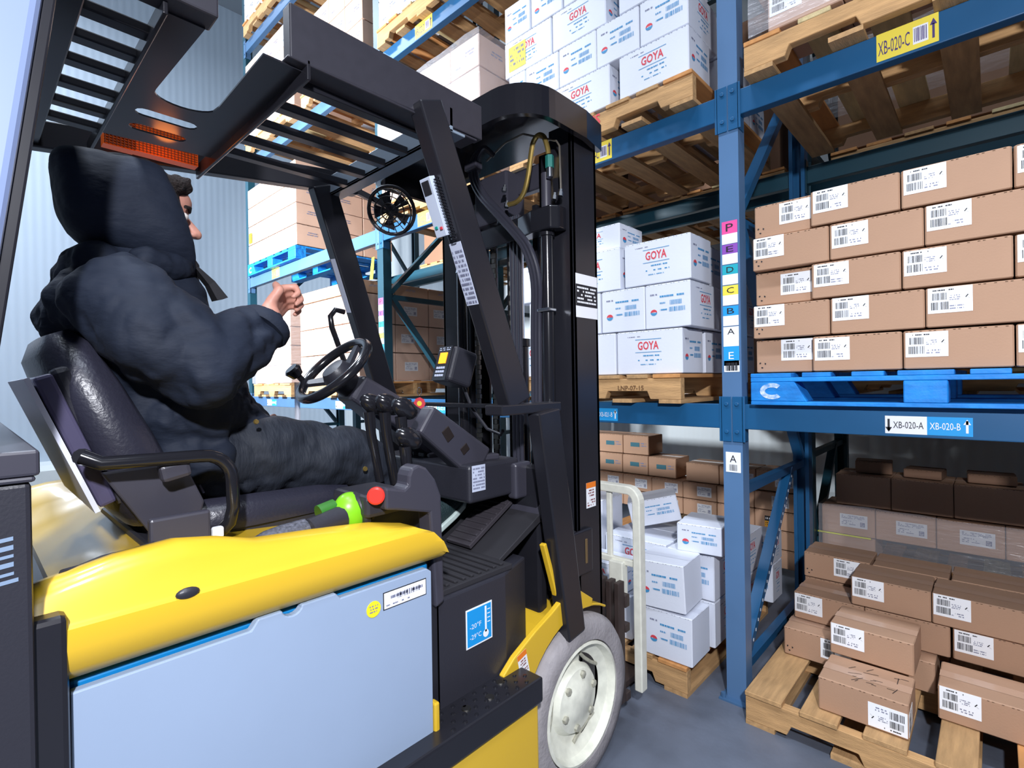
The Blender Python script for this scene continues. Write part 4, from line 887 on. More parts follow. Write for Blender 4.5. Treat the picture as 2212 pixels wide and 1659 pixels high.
# ---- mast
def MBX(x0, y0, z0, x1, y1, z1): return MB().box(x0, y0, z0, x1, y1, z1)
for xa, xb, s in ((-1.095, -1.0, 1), (-1.665, -1.57, -1)):
    b = MB(); xo = xb if s > 0 else xa; xi = xa if s > 0 else xb
    b.box(min(xo, xo-0.016*s), 1.375, 0.06, max(xo, xo-0.016*s), 1.515, 2.135)
    b.box(min(xo, xi), 1.375, 0.06, max(xo, xi), 1.392, 2.135); b.box(min(xo, xi), 1.498, 0.06, max(xo, xi), 1.515, 2.135)
    r_ = T(b, 'mast_outer_rail', black, bevel=0.003)
    if s > 0:
        b = MB(); b.quad((-0.9994, 1.385, 1.50), (0, 1, 0), (0, 0, 1), 0.125, 0.145, 0); b.quad((-0.9990, 1.385, 1.538), (0, 1, 0), (0, 0, 1), 0.125, 0.072, 1)
        lines(b, (-0.9986, 1.392, 1.545), (0, 1, 0), (0, 0, 1), 0.11, 0.06, 5, 0, 3, 0.85); T(b, 'load_plate', [paper, ink], r_, label='white and black capacity label').location = (0, 0, 0)
        b = MB(); caution(b, (-0.9994, 1.425, 0.862), (0, 1, 0), (0, 0, 1), 0.056, 0.085); T(b, 'caution_sticker', cm, r_).location = (0, 0, 0)
for xa, xb in ((-1.16, -1.105), (-1.56, -1.505)):
    b = MB(); b.box(xa, 1.40, 0.12, xa+0.012, 1.49, 2.08); b.box(xb-0.012, 1.40, 0.12, xb, 1.49, 2.08) if False else None
    b.box(xa, 1.40, 0.12, xb, 1.412, 2.08); b.box(xa, 1.478, 0.12, xb, 1.49, 2.08); T(b, 'mast_inner_rail', blackg, bevel=0.002)
# rounded top tie bar
def rring(off, z0, z1):
    p = [(-1.80+off, 1.515), (-1.80+off, 1.20)]
    for i in range(7): t = PI+PI/2*i/6; p.append((-1.69+(0.11-off)*math.cos(t), 1.20+(0.10-off)*math.sin(t)))
    for i in range(9): t = 1.5*PI+PI/2*i/8; p.append((-1.09+(0.135-off)*math.cos(t), 1.235+(0.135-off)*math.sin(t)))
    p.append((-0.955-off, 1.40)); p.append((-0.975-off, 1.515)); return p
o1 = rring(0, 0, 0); o2 = rring(0.02, 0, 0); b = MB(); n = len(o1)
for i in range(n-1):
    vs = [(o1[i][0], o1[i][1], 2.075), (o1[i+1][0], o1[i+1][1], 2.075), (o2[i+1][0], o2[i+1][1], 2.075), (o2[i][0], o2[i][1], 2.075)]
    b.add(vs+[(x, y, 2.165) for x, y, z in vs], [(3, 2, 1, 0), (4, 5, 6, 7), (0, 1, 5, 4), (2, 3, 7, 6)]+([(3, 0, 4, 7)] if i == 0 else [])+([(1, 2, 6, 5)] if i == n-2 else []))
b.prism([(x, y, 2.152) for x, y in o2], (0, 0, 0.010)); T(b, 'mast_top_tie', blackg, smooth=True, ang=50)
T(MB().prism([(-1.57, 1.37, 1.785), (-1.57, 1.36, 1.785), (-1.20, 1.33, 1.785), (-1.12, 1.305, 1.785), (-1.04, 1.305, 1.785), (-1.02, 1.33, 1.785), (-1.02, 1.37, 1.785)], (0, 0, 0.075)), 'mast_cross_tie', blackg, bevel=0.012, seg=3); T(MB().box(-1.56, 1.36, 0.62, -1.14, 1.40, 0.70), 'mast_cross_tie', blackg, bevel=0.012, seg=3)
T(MBX(-1.60, 1.42, 1.98, -1.08, 1.46, 2.07).box(-1.45, 1.36, 1.88, -1.28, 1.46, 2.06).box(-1.60, 1.38, 1.93, -1.50, 1.47, 2.04), 'inner_mast_head', plas2, bevel=0.008)
# cylinders, rods, chains, hoses
def cyl(x, y, z0, z1, r, name, m=blackg, cap=True):
    b = MB(); b.lathe([(z0, r), (z1-0.03, r), (z1-0.028, r*1.25), (z1, r*1.25)] if cap else [(z0, r), (z1, r)], (x, y, 0), (0, 0, 1), 20); return T(b, name, m, smooth=True, ang=40)
cyl(-1.082, 1.342, 0.35, 1.80, 0.021, 'lift_cylinder'); cyl(-1.082, 1.342, 1.80, 1.98, 0.017, 'cylinder_rod', plas2, False)
cyl(-1.535, 1.365, 0.35, 1.80, 0.022, 'lift_cylinder'); cyl(-1.535, 1.365, 1.8, 2.0, 0.012, 'cylinder_rod', steel, False)
cyl(-1.30, 1.445, 0.25, 1.45, 0.030, 'free_lift_cylinder'); cyl(-1.30, 1.445, 1.45, 1.95, 0.016, 'cylinder_rod', steel, False)
b = MB()
for x in (-1.225, -1.243, -1.26): b.tube([(x, 1.36, 1.88), (x, 1.36, 0.62)], 0.008, 10)
T(b, 'hydraulic_hoses', mat('hose_rubber', '#34343e', 0.25), smooth=True)
for i, x in enumerate((-1.475, -1.38)):
    b = MB(); z = 0.6; k = 0
    while z < 1.97:
        b.box(x-(0.012 if k % 2 else 0.008), 1.385, z, x+(0.012 if k % 2 else 0.008), 1.395, z+0.017); z += 0.019; k += 1
    T(b, 'lift_chain', chromey)
for x in (-1.43, -1.34, -1.21): T(MBX(x-0.011, 1.43, 0.3, x+0.011, 1.45, 1.93), 'mast_rod', blackg, bevel=0.002)
def smooth_path(hp, k=5):
    sm = []; hp = [V(p) for p in hp]
    for i in range(len(hp)-1):
        p0, p1, p2, p3 = hp[max(i-1, 0)], hp[i], hp[i+1], hp[min(i+2, len(hp)-1)]
        for s_ in range(k):
            t = s_/k; sm.append(0.5*((2*p1)+(p2-p0)*t+(2*p0-5*p1+4*p2-p3)*t*t+(3*p1-p0-3*p2+p3)*t**3))
    return sm+[hp[-1]]
for q in (-0.014, 0, 0.014):
    b = MB(); b.tube(smooth_path([(-1.30, 1.32, 2.10), (-1.325+q*0.4, 1.29, 2.125), (-1.36+q, 1.28, 2.09), (-1.365+q, 1.28, 2.03), (-1.33+q, 1.285, 1.96), (-1.25+q, 1.285, 1.875), (-1.16+q, 1.285, 1.78), (-1.12+q, 1.29, 1.72), (-1.105+q, 1.31, 1.62), (-1.125+q, 1.33, 1.45), (-1.135+q, 1.335, 0.95)]), 0.0088, 10)
    T(b, 'hydraulic_hose', MATS['hose_rubber'], smooth=True)
T(MB().obox((-1.362, 1.275, 2.065), (0.062, 0.034, 0.024)), 'hose_clamp', plas2, bevel=0.004)
b = MB(); b.tube(smooth_path([(-1.225, 1.31, 1.905), (-1.185, 1.31, 1.905), (-1.155, 1.31, 1.925), (-1.135, 1.31, 1.97), (-1.115, 1.31, 2.06), (-1.105, 1.31, 2.085), (-1.085, 1.31, 2.098), (-1.062, 1.31, 2.085), (-1.052, 1.315, 2.05), (-1.052, 1.32, 2.03)]), 0.0085, 10); T(b, 'brass_pipe', brass, smooth=True)
b = MB(); b.tube([(-1.35, 1.33, 2.10), (-1.256, 1.33, 2.135), (-1.17, 1.33, 2.138), (-1.03, 1.335, 2.07), (-1.018, 1.335, 2.05), (-1.015, 1.335, 1.91)], 0.0035, 8); T(b, 'thin_pipe', mat('dull_tin', '#9d968c', 0.35, metal=0.8), smooth=True)
b = MB(); b.lathe([(0, 0.014), (0.04, 0.014)], (-1.052, 1.325, 1.985), (0, 0, 1), 6, 0); b.lathe([(0, 0.011), (0.03, 0.011)], (-1.052, 1.325, 1.955), (0, 0, 1), 12, 1)
for c in ((-1.23, 1.305, 1.895), (-1.235, 1.30, 1.95), (-1.015, 1.33, 1.885), (-1.04, 1.33, 1.88), (-1.30, 1.34, 1.86), (-1.41, 1.41, 1.97), (-1.535, 1.345, 1.78), (-1.535, 1.345, 1.72)):
    q = MB(); q.lathe([(0, 0.009), (0.014, 0.009), (0.015, 0.006), (0.024, 0.006)], c, (0, 0.2, 1), 6); T(q, 'hose_fitting', steel)
T(b, 'valve', [mat('teal_fitting', '#23756c', 0.3), steel], smooth=True)
for xx in (-1.082,):
    for z in (1.52, 0.885, 0.74): T(MB().box(xx-0.026, 1.315, z, xx+0.026, 1.355, z+0.012), 'cylinder_clamp', steel, bevel=0.003)
T(MB().box(-1.05, 1.27, 0.62, -1.0, 1.38, 0.80), 'mast_mount', black, bevel=0.012, seg=3)
T(MB().box(-1.0, 1.33, 0.655, -0.985, 1.44, 0.80), 'tilt_bracket', black, bevel=0.006, seg=3); T(MB().box(-0.986, 1.395, 0.69, -0.982, 1.405, 0.77), 'bracket_slot', mat('dull_brass', '#8a7350', 0.5, metal=0.6), bevel=0.001)
T(MB().box(-1.80, 1.45, 0.12, -1.0, 1.55, 0.42), 'axle_housing', black, bevel=0.01)
# ---- carriage, backrest, forks
b = MB(); b.box(-1.72, 1.64, 0.46, -0.985, 1.67, 0.505).box(-1.72, 1.64, 0.37, -0.985, 1.67, 0.40).box(-1.72, 1.64, 0.12, -0.985, 1.67, 0.15)
for x in (-1.0, -1.035, -1.07, -1.12, -1.20, -1.30, -1.45, -1.60): b.box(x-0.009, 1.60, 0.12, x+0.012, 1.64, 0.56)
b.box(-1.66, 1.52, 0.2, -1.10, 1.60, 0.26).box(-1.66, 1.52, 0.40, -1.10, 1.60, 0.46); T(b, 'carriage', mat('brown_black_steel', '#3a2f2c', 0.5, noise=(20, 0.3)), bevel=0.003)
for x in (-1.17, -1.69):
    T(MB().prism([(x-0.05, 1.67, 0.55), (x-0.05, 1.705, 0.55), (x-0.05, 1.71, 0.048), (x-0.05, 2.75, 0.03), (x-0.05, 2.75, 0.019), (x-0.05, 1.69, 0.019), (x-0.05, 1.67, 0.05)], (0.10, 0, 0)), 'fork', MATS['brown_black_steel'], bevel=0.002)
b = MB(); yb = 1.725
pts = [(-0.975, yb, 0.13), (-0.975, yb, 0.82)]+[(-1.015+0.04*math.cos(t), yb, 0.83+0.045*math.sin(t)) for t in [PI/2*i/6 for i in range(7)]]+[(-1.715, yb, 0.875)]
pts += [(-1.755, yb, 0.835), (-1.765, yb, 0.13)]
def flat(b, pts, wd, th):
    for i in range(len(pts)-1): b.bar(pts[i], pts[i+1], th, wd, up=(0, 1, 0)) if False else b.tube([pts[i], pts[i+1]], 0.5*wd, 4)
rs = []
P_ = [V(p) for p in pts]
for k, p in enumerate(P_):
    a = P_[max(k-1, 0)]; c = P_[min(k+1, len(P_)-1)]; d = (c-a).normalized(); sd = V((0, 1, 0)).cross(d).normalized()
    rs.append([p+sd*0.016+V((0, -0.02, 0)), p+sd*0.016+V((0, 0.02, 0)), p-sd*0.016+V((0, 0.02, 0)), p-sd*0.016+V((0, -0.02, 0))])
b.rings(rs)
for x in (-1.10, -1.215, -1.35, -1.49, -1.62): b.box(x-0.011, yb-0.008, 0.60, x+0.011, yb+0.008, 0.87)
b.box(-1.76, yb-0.01, 0.585, -0.98, yb+0.01, 0.61)
for x in (-1.06, -1.68): b.box(x-0.03, yb-0.03, 0.45, x+0.03, yb+0.01, 0.60)
T(b, 'load_backrest', mat('cream_white_enamel', '#e3e2d4', 0.4, noise=(30, 0.1)), bevel=0.004)

# ---- seat
b = MB(); SB = []
for t, w_, th in ((0, 0.215, 0.05), (0.12, 0.235, 0.062), (0.4, 0.24, 0.062), (0.7, 0.225, 0.055), (0.92, 0.19, 0.045), (1.0, 0.15, 0.02)):
    c = V((-1.43, 0.275-0.155*t, 1.03+0.365*t)); nrm = V((0, 0.92, 0.39)); ring = []
    for i in range(20):
        a = 2*PI*i/20; ca, sa = math.cos(a), math.sin(a); sx = math.copysign(abs(ca)**0.5, ca)*w_; sy = math.copysign(abs(sa)**0.7, sa)*th
        if sa > 0: sy += 0.02*abs(ca)**3
        ring.append(c+V((sx, 0, 0))+nrm*sy)
    SB.append(ring)
b.rings(SB); T(b, 'seat_back', vinyl, smooth=True, ang=60)
b = MB()
for s_ in (-1, 1): b = MB(); b.tube([(-1.43+s_*0.17, 0.36-0.155*t, 1.06+0.365*t) for t in [i/10 for i in range(11)]], 0.003, 6); T(b, 'seat_stitching', mat('grey_thread', '#55546a', 0.6), smooth=True)
b = MB(); b.bar((-1.40, 0.187, 1.075), (-1.40, 0.098, 1.315), 0.40, 0.028, up=(0, 1, 0)); T(b, 'seat_back_panel', mat('violet_grey_plastic', '#4b4760', 0.3), bevel=0.006); b = MB(); b.bar((-1.40, 0.170, 1.065), (-1.40, 0.078, 1.31), 0.405, 0.008, up=(0, 1, 0)); T(b, 'seat_panel_back', mat('pale_backing', '#d5d8ea', 0.4))
b = MB(); b.bar((-1.40, 0.215, 1.07), (-1.40, 0.122, 1.33), 0.36, 0.03, up=(0, 1, 0)); T(b, 'seat_shell', plas, bevel=0.01)
b = MB(); CS = []
for y, zt, w_ in ((0.26, 1.035, 0.2), (0.30, 1.055, 0.235), (0.45, 1.05, 0.24), (0.60, 1.045, 0.235), (0.685, 1.03, 0.22), (0.715, 1.005, 0.19)):
    CS.append([V((-1.43+x*w_, y, z)) for x, z in ((-1, 0.985), (-1.02, zt-0.03), (-0.9, zt), (-0.6, zt-0.012), (0, zt-0.02), (0.6, zt-0.012), (0.9, zt), (1.02, zt-0.03), (1, 0.985))])
b.rings(CS); T(b, 'seat_cushion', vinyl, smooth=True, ang=60)
T(MB().box(-1.66, 0.24, 0.955, -1.20, 0.68, 0.99), 'seat_base', plas, bevel=0.008)
b = MB(); b.prism([(-1.165, 0.17, 1.14), (-1.165, 0.30, 1.145), (-1.165, 0.335, 1.06), (-1.165, 0.32, 1.0), (-1.165, 0.26, 0.985)], (-0.012, 0, 0)); T(b, 'seat_side_plate', plas2, bevel=0.004)
b = MB(); ap = [(-1.13, 0.140, 1.176), (-1.12, 0.165, 1.162), (-1.115, 0.24, 1.160), (-1.115, 0.31, 1.158)]+[(-1.115, 0.318+0.052*math.sin(t), 1.106+0.052*math.cos(t)) for t in [PI/2*i/6 for i in range(1, 7)]]+[(-1.115, 0.372, 1.05), (-1.12, 0.366, 1.02), (-1.14, 0.352, 0.995)]
b.tube(ap, 0.0125, 12); b.tube([(-1.13, 0.140, 1.176), (-1.22, 0.18, 1.15)], 0.014, 10); T(b, 'hip_restraint', blackg, smooth=True)
T(MB().box(-1.105, 0.225, 1.000, -1.085, 0.322, 1.058), 'seat_control_box', plas2, bevel=0.005)
b = MB(); b.box(-1.10, 0.325, 1.0, -1.085, 0.345, 1.022); T(b, 'white_connector', mat('white_plastic', '#e2e4ea', 0.4), bevel=0.004)
T(MB().obox((-1.13, 0.275, 1.135), (0.03, 0.05, 0.035), Matrix.Rotation(0.2, 3, 'X')), 'belt_buckle', plas2, bevel=0.008)
b = MB(); b.tube([(-1.00, 0.10, 1.021), (-1.02, 0.12, 1.017), (-1.03, 0.15, 1.022), (-1.04, 0.19, 1.021), (-1.06, 0.225, 1.02)], 0.006, 8); T(b, 'cable', plas, smooth=True)
# ---- steering wheel, column, levers, dash
sc_ = V((-1.43, 0.76, 1.335)); sa_ = V((0, -0.70, 0.714)); su = V((1, 0, 0)); sv = V((0, 0.714, 0.70)); R_ = 0.120
b = MB(); b.tube([sc_+(su*math.cos(2*PI*i/48)+sv*math.sin(2*PI*i/48))*R_ for i in range(48)], 0.0145, 12, closed=True)
sw = T(b, 'steering_wheel', blackg, smooth=True); b = MB()
for a in (PI/2, PI/2+2.1, PI/2-2.1): d = su*math.cos(a)+sv*math.sin(a); b.bar(sc_-sa_*0.03+d*0.02, sc_+d*R_*0.97, 0.035, 0.012, up=sa_, w2=0.02)
b.lathe([(-0.07, 0.035), (-0.03, 0.044), (-0.005, 0.048), (0.018, 0.036), (0.022, 0.01)], sc_-sa_*0.01, sa_, 20); T(b, 'wheel_spokes', plas, sw, smooth=True, ang=40).location = (0, 0, 0)
kp = sc_+(su*math.cos(3.6)+sv*math.sin(3.6))*R_
b = MB(); b.lathe([(0, 0.009), (0.03, 0.009), (0.032, 0.018), (0.055, 0.026), (0.062, 0.020)], kp, sa_, 20); T(b, 'spinner_knob', blackg, sw, smooth=True, ang=40).location = (0, 0, 0)
b = MB(); b.bar(sc_-sa_*0.07, (-1.43, 1.13, 1.08), 0.10, 0.085, up=(0, 0.6, 0.8), w2=0.15, t2=0.13); T(b, 'steering_column', plas2, bevel=0.014, seg=3)
b = MB(); b.bar((-1.20, 0.90, 1.19), (-1.20, 1.12, 1.03), 0.06, 0.09, up=(0, 0.6, 0.8), w2=0.06, t2=0.12); cw = T(b, 'console_cover', plas2, bevel=0.012, seg=3)
b = MB(); b.obox((-1.1695, 0.975, 1.14), (0.004, 0.03, 0.04), Matrix.Rotation(0.6, 3, 'X')); b.obox((-1.1695, 1.04, 1.09), (0.004, 0.03, 0.025), Matrix.Rotation(0.6, 3, 'X')); T(b, 'console_slots', mat('dark_recess', '#1a0f0c', 0.7), cw, bevel=0.002).location = (0, 0, 0)
for k, (x, y, z) in enumerate(((-1.25, 0.765, 1.235), (-1.19, 0.775, 1.235), (-1.13, 0.785, 1.225), (-1.10, 0.775, 1.150))):
    b = MB(); b.tube([(x, y+0.03, 1.02), (x, y+0.005, z-0.08), (x, y, z-0.02)], [0.012, 0.013, 0.016], 12); b.ell((x, y+0.012, z), (0.024, 0.042, 0.026), rot=Matrix.Rotation(-0.5, 3, 'X'))
    T(b, 'control_lever', blackg, smooth=True)
b = MB(); b.box(-1.62, 1.02, 0.93, -1.13, 1.24, 1.045); T(b, 'dash_tray', plas, bevel=0.012, seg=3)
b = MB()
for k in range(6): b.obox((-1.20-0.05*k, 1.12, 1.052), (0.035, 0.14, 0.018), Matrix.Rotation(0.3*((k % 3)-1), 3, 'Z'))
T(b, 'dash_tray_clutter', plas2, bevel=0.004)
b = MB(); b.box(-1.15, 1.20, 0.915, -1.11, 1.28, 1.03); T(b, 'dash_end_cap', plas2, bevel=0.01, seg=3)
b = MB(); b.quad((-1.1292, 1.03, 0.965), (0, 1, 0), (0, 0, 1), 0.055, 0.078, 0); lines(b, (-1.1286, 1.034, 0.97), (0, 1, 0), (0, 0, 1), 0.048, 0.068, 7, 1, 3, 0.8); T(b, 'dash_sticker', [MATS['pale_sticker'], grey_ink])
b = MB(); Rp = Matrix.Rotation(-0.12, 3, 'Z')@Matrix.Rotation(-0.30, 3, 'X'); pc = V((-1.42, 1.22, 1.345))
b.obox(pc, (0.12, 0.10, 0.13), Rp); pod = T(b, 'display_pod', plas, bevel=0.014, seg=3)
b = MB(); b.obox(pc+Rp@V((0.0, -0.052, 0)), (0.085, 0.006, 0.125), Rp, 0); b.obox(pc+Rp@V((0.0, -0.056, 0.018)), (0.045, 0.003, 0.040), Rp, 1)
for i in range(4):
    for j in range(3): b.obox(pc+Rp@V((-0.022+0.014*i, -0.056, -0.018-0.014*j)), (0.009, 0.003, 0.008), Rp, 2)
lines(b, pc+Rp@V((-0.035, -0.0555, 0.045)), Rp@V((1, 0, 0)), Rp@V((0, 0, 1)), 0.07, 0.014, 2, 2, 4, 0.8)
T(b, 'display_face', [black, mat('amber_screen', '#ff9c1a', 0.4, emis=1.6), MATS['pale_sticker']], pod).location = (0, 0, 0)
b = MB(); b.tube([(-1.42, 1.26, 1.28), (-1.40, 1.28, 1.20), (-1.36, 1.32, 1.12), (-1.30, 1.33, 1.10), (-1.26, 1.30, 1.12)], 0.006, 8); T(b, 'display_cable', plas, smooth=True)
b = MB(); kc = V((-1.47, 1.10, 1.262)); b.tube([kc+V((0.012*math.cos(2*PI*i/16), 0, 0.014*math.sin(2*PI*i/16))) for i in range(16)], 0.0012, 6, closed=True)
b.lathe([(0, 0.022), (0.002, 0.022)], kc+V((0.0, 0, -0.042)), (0.5, -0.85, 0), 8, 1); b.lathe([(0.002, 0.009), (0.003, 0.009)], kc+V((0.0, 0, -0.042)), (0.5, -0.85, 0), 16, 2); T(b, 'key_ring', [steel, red_ink, yellow_paper])
b = MB(); b.rings([[V((-1.545, 0.70, 1.30-0.02*k))+V((0.010*math.cos(a)*(1 if k % 2 else 0.6), 0.008*math.sin(a), 0)) for a in [2*PI*i/8 for i in range(8)]] for k in range(9)]); T(b, 'plastic_shred', mat('frosted_film', '#e3e6f2', 0.3, trans=0.4), smooth=True)
# ---- power tool lying on the hood
tl = empty('power_tool', (-1.04, 0.50, 1.0), 'green and black cordless tool lying on the yellow hood beside the seat', 'power tool')
def K(b, name, m, **k): o = b.build(name, m, tl, **k); o.location = -V((-1.04, 0.50, 1.0)); return o
K(MB().ell((-1.05, 0.588, 1.012), (0.03, 0.034, 0.036), rot=Matrix.Rotation(0.5, 3, 'X')), 'housing', mat('lime_plastic', '#7ac41f', 0.35), smooth=True)
b = MB(); cc = V((-1.05, 0.600, 1.010)); ax = V((0, 0.86, 0.2)).normalized(); b.lathe([(-0.008, 0.036), (-0.004, 0.0385), (0.004, 0.0375), (0.006, 0.034)], cc, ax, 26); b.lathe([(0.016, 0.026), (0.020, 0.028), (0.026, 0.022)], cc, ax, 26); K(b, 'bumper_rings', plas, smooth=True)
K(MB().tube([(-1.045, 0.565, 1.006), (-1.04, 0.53, 1.002), (-1.035, 0.50, 0.998)], [0.022, 0.019, 0.020], 14), 'grip', plas, smooth=True)
b = MB(); b.tube([(-1.06, 0.56, 1.022), (-1.06, 0.53, 1.016)], 0.016, 12); K(b, 'green_collar', mat('dark_green_plastic', '#2c6a1f', 0.4), smooth=True)
b = MB(); b.tube([(-1.045, 0.50, 1.0), (-1.04, 0.46, 0.996), (-1.035, 0.43, 0.992), (-1.03, 0.41, 0.99)], [0.017, 0.020, 0.021, 0.017], 14); tb = K(b, 'textured_battery_end', mat('knurled_grey', '#5d5f6a', 0.4, noise=(220, 0.6)), smooth=True)

tl.scale = (1.22, 1.22, 1.22); tl.location = (-1.045, 0.49, 0.992)
# ---------------------------------------------------------------- driver
cloth = mat('navy_shell_cloth', '#182030', 0.75, noise=(5, 0.2), bump=(13, 0.55, (1, 1, 2.2)), spec=0.35)
cloth2 = mat('navy_trouser_cloth', '#1c222e', 0.75, noise=(6, 0.2), bump=(22, 0.5, (1.5, 3, 1)))
skin = mat('skin', '#c98f7d', 0.5, noise=(30, 0.08)); hairm = mat('dark_hair', '#211614', 0.8, noise=(120, 0.4), bump=(200, 0.8))
pb = V((-1.43, 0.5, 1.0))
per = empty('person', pb, 'driver in dark hooded winter coat seated on the forklift, right hand raised', 'person')
tx = bpy.data.textures.new('folds', 'CLOUDS'); tx.noise_scale = 0.16; tx.noise_type = 'HARD_NOISE'; tx.noise_depth = 2
tx2 = bpy.data.textures.new('creases', 'CLOUDS'); tx2.noise_scale = 0.045; tx2.noise_type = 'HARD_NOISE'; tx2.noise_depth = 1
tx3 = bpy.data.textures.new('drape', 'MARBLE'); tx3.noise_scale = 0.11; tx3.turbulence = 9; tx3.marble_type = 'SHARP'; tx3.noise_depth = 2
class BL(MB):
    def cap(s, a, ra, c, rc, n=18):
        a = V(a); c = V(c); s.ell(a, (ra,)*3, n=n, m=10); s.ell(c, (rc,)*3, n=n, m=10); s.tube([a, c], ra, n, r2=rc); return s
    def chain(s, pts):
        for (a, ra), (c, rc) in zip(pts, pts[1:]): s.cap(a, ra, c, rc)
        return s
def P(b, name, m, vox=0.008, disp=0.0, parent=None, smooth=6, tex=None):
    o = b.build(name, m, parent or per, True); o.location = -pb if parent is None else (0, 0, 0)
    r = o.modifiers.new('r', 'REMESH'); r.mode = 'VOXEL'; r.voxel_size = vox; r.use_smooth_shade = True
    sm = o.modifiers.new('sm', 'SMOOTH'); sm.iterations = smooth; sm.factor = 0.6
    if disp:
        d = o.modifiers.new('d', 'DISPLACE'); d.texture = tex or tx; d.strength = disp; d.mid_level = 0.5; d.texture_coords = 'LOCAL'
        s2 = o.modifiers.new('s2', 'SMOOTH'); s2.iterations = 2; s2.factor = 0.5
    return o
# skin body, one continuous surface
b = BL()
hc = V((-1.425, 0.290, 1.685))
b.ell(hc+V((0, -0.012, 0.018)), (0.076, 0.092, 0.095), n=20, m=14); b.ell(hc+V((0, 0.035, -0.045)), (0.056, 0.055, 0.062), n=18, m=12)
b.cap(hc+V((0, 0.068, 0.022)), 0.026, hc+V((0, 0.066, 0.045)), 0.038)                                      # brow, forehead
b.cap(hc+V((0, 0.087, 0.012)), 0.0095, hc+V((0, 0.113, -0.022)), 0.0125); b.ell(hc+V((0.010, 0.102, -0.026)), (0.008, 0.010, 0.007)); b.ell(hc+V((-0.010, 0.102, -0.026)), (0.008, 0.010, 0.007))
b.cap(hc+V((-0.018, 0.082, -0.052)), 0.009, hc+V((0.018, 0.082, -0.052)), 0.009); b.cap(hc+V((-0.015, 0.080, -0.062)), 0.009, hc+V((0.015, 0.080, -0.062)), 0.009)
b.ell(hc+V((0, 0.070, -0.090)), (0.026, 0.022, 0.020)); 
for s_ in (-1, 1): b.ell(hc+V((s_*0.040, 0.062, -0.020)), (0.022, 0.022, 0.022)); b.ell(hc+V((s_*0.077, -0.01, -0.01)), (0.010, 0.020, 0.032))
b.chain([((-1.425, 0.275, 1.62), 0.055), ((-1.43, 0.255, 1.53), 0.060), ((-1.43, 0.28, 1.40), 0.13), ((-1.43, 0.33, 1.22), 0.13), ((-1.43, 0.36, 1.13), 0.12)])
RA = [((-1.26, 0.235, 1.46), 0.055), ((-1.165, 0.335, 1.325), 0.042), ((-1.215, 0.475, 1.425), 0.028), ((-1.225, 0.492, 1.452), 0.027)]
LA = [((-1.60, 0.235, 1.46), 0.055), ((-1.66, 0.37, 1.27), 0.042), ((-1.56, 0.55, 1.205), 0.028)]
b.chain([((-1.43, 0.25, 1.46), 0.08)]+RA); b.chain([((-1.43, 0.25, 1.46), 0.08)]+LA)
for s_, hx in ((1, -1.335), (-1, -1.53)): b.chain([((hx+0.01, 0.40, 1.13), 0.06), ((hx-0.005*s_, 0.75, 1.09), 0.05), ((hx, 0.95, 0.90), 0.038)])
# right hand: palm with curled fingers and thumb
def hand(b, w, d, side, curl=1.0, nrm=None):
    """w wrist point, d direction, side vector across the palm towards the thumb"""
    d = V(d).normalized(); side = V(side).normalized(); n = d.cross(side).normalized() if nrm is None else nrm
    for k in range(4):
        o = (1.5-k)*0.0185; b.cap(w+side*o*0.6, 0.016, w+d*0.068+side*o, 0.0125, 12)
    for k, L in enumerate((0.9, 1.0, 0.95, 0.78)):
        o = (1.5-k)*0.0195; p = w+d*0.074+side*o; dr = d.copy(); rr = 0.0092
        for j, (l, a) in enumerate(((0.036, 0.75), (0.026, 1.2), (0.019, 0.8))):
            R = Matrix.Rotation(a*curl, 3, side); dr = (R@dr).normalized(); q = p+dr*l*L; b.cap(p, rr, q, rr*0.9, 10); p = q; rr *= 0.9
    t0 = w+side*0.026+d*0.018; t1 = t0+(side*0.6+d*0.7+n*0.35).normalized()*0.034; t2 = t1+(d*0.8+n*0.7*(1 if curl > 0 else -1)-side*0.1).normalized()*0.028
    b.cap(t0, 0.013, t1, 0.0112, 12); b.cap(t1, 0.0112, t2, 0.009, 12)
hand(b, V((-1.232, 0.495, 1.455)), (-0.35, 0.52, 0.55), (0.55, -0.35, 0.60), -1.25)
hand(b, V((-1.545, 0.565, 1.196)), (0.45, 0.85, -0.10), (0.85, -0.45, 0.2), -0.6)
P(b, 'body', skin, 0.0042, smooth=3)
# eyes, brows, hair
for s_ in (-1, 1):
    b = MB(); b.ell(hc+V((s_*0.031, 0.077, 0.008)), (0.013, 0.011, 0.010), 0, 16, 10); b.ell(hc+V((s_*0.031, 0.0845, 0.008)), (0.0055, 0.004, 0.0055), 1, 12, 8)
    o = b.build('eye', [mat('eye_white', '#ddd6d0', 0.3), mat('iris', '#2a1a12', 0.3)], per, True); o.location = -pb
b = BL(); b.ell(hc+V((0, -0.008, 0.045)), (0.080, 0.094, 0.085)); b.cap(hc+V((-0.05, 0.060, 0.075)), 0.022, hc+V((0.05, 0.060, 0.075)), 0.022)
for k in range(9): b.ell(hc+V((-0.05+k*0.0125, 0.083+0.004*(k % 2), 0.072+0.006*(k % 3))), (0.010, 0.012, 0.016))
for s_ in (-1, 1): b.cap(hc+V((s_*0.074, 0.02, 0.04)), 0.014, hc+V((s_*0.076, 0.03, -0.01)), 0.009)
P(b, 'hair', hairm, 0.005, 0.012, tex=tx2, smooth=1)
b = MB()
for s_ in (-1, 1): b.tube([hc+V((s_*0.014, 0.094, 0.026)), hc+V((s_*0.032, 0.091, 0.031)), hc+V((s_*0.048, 0.078, 0.027))], 0.0045, 8)
o = b.build('eyebrows', hairm, per, True); o.location = -pb
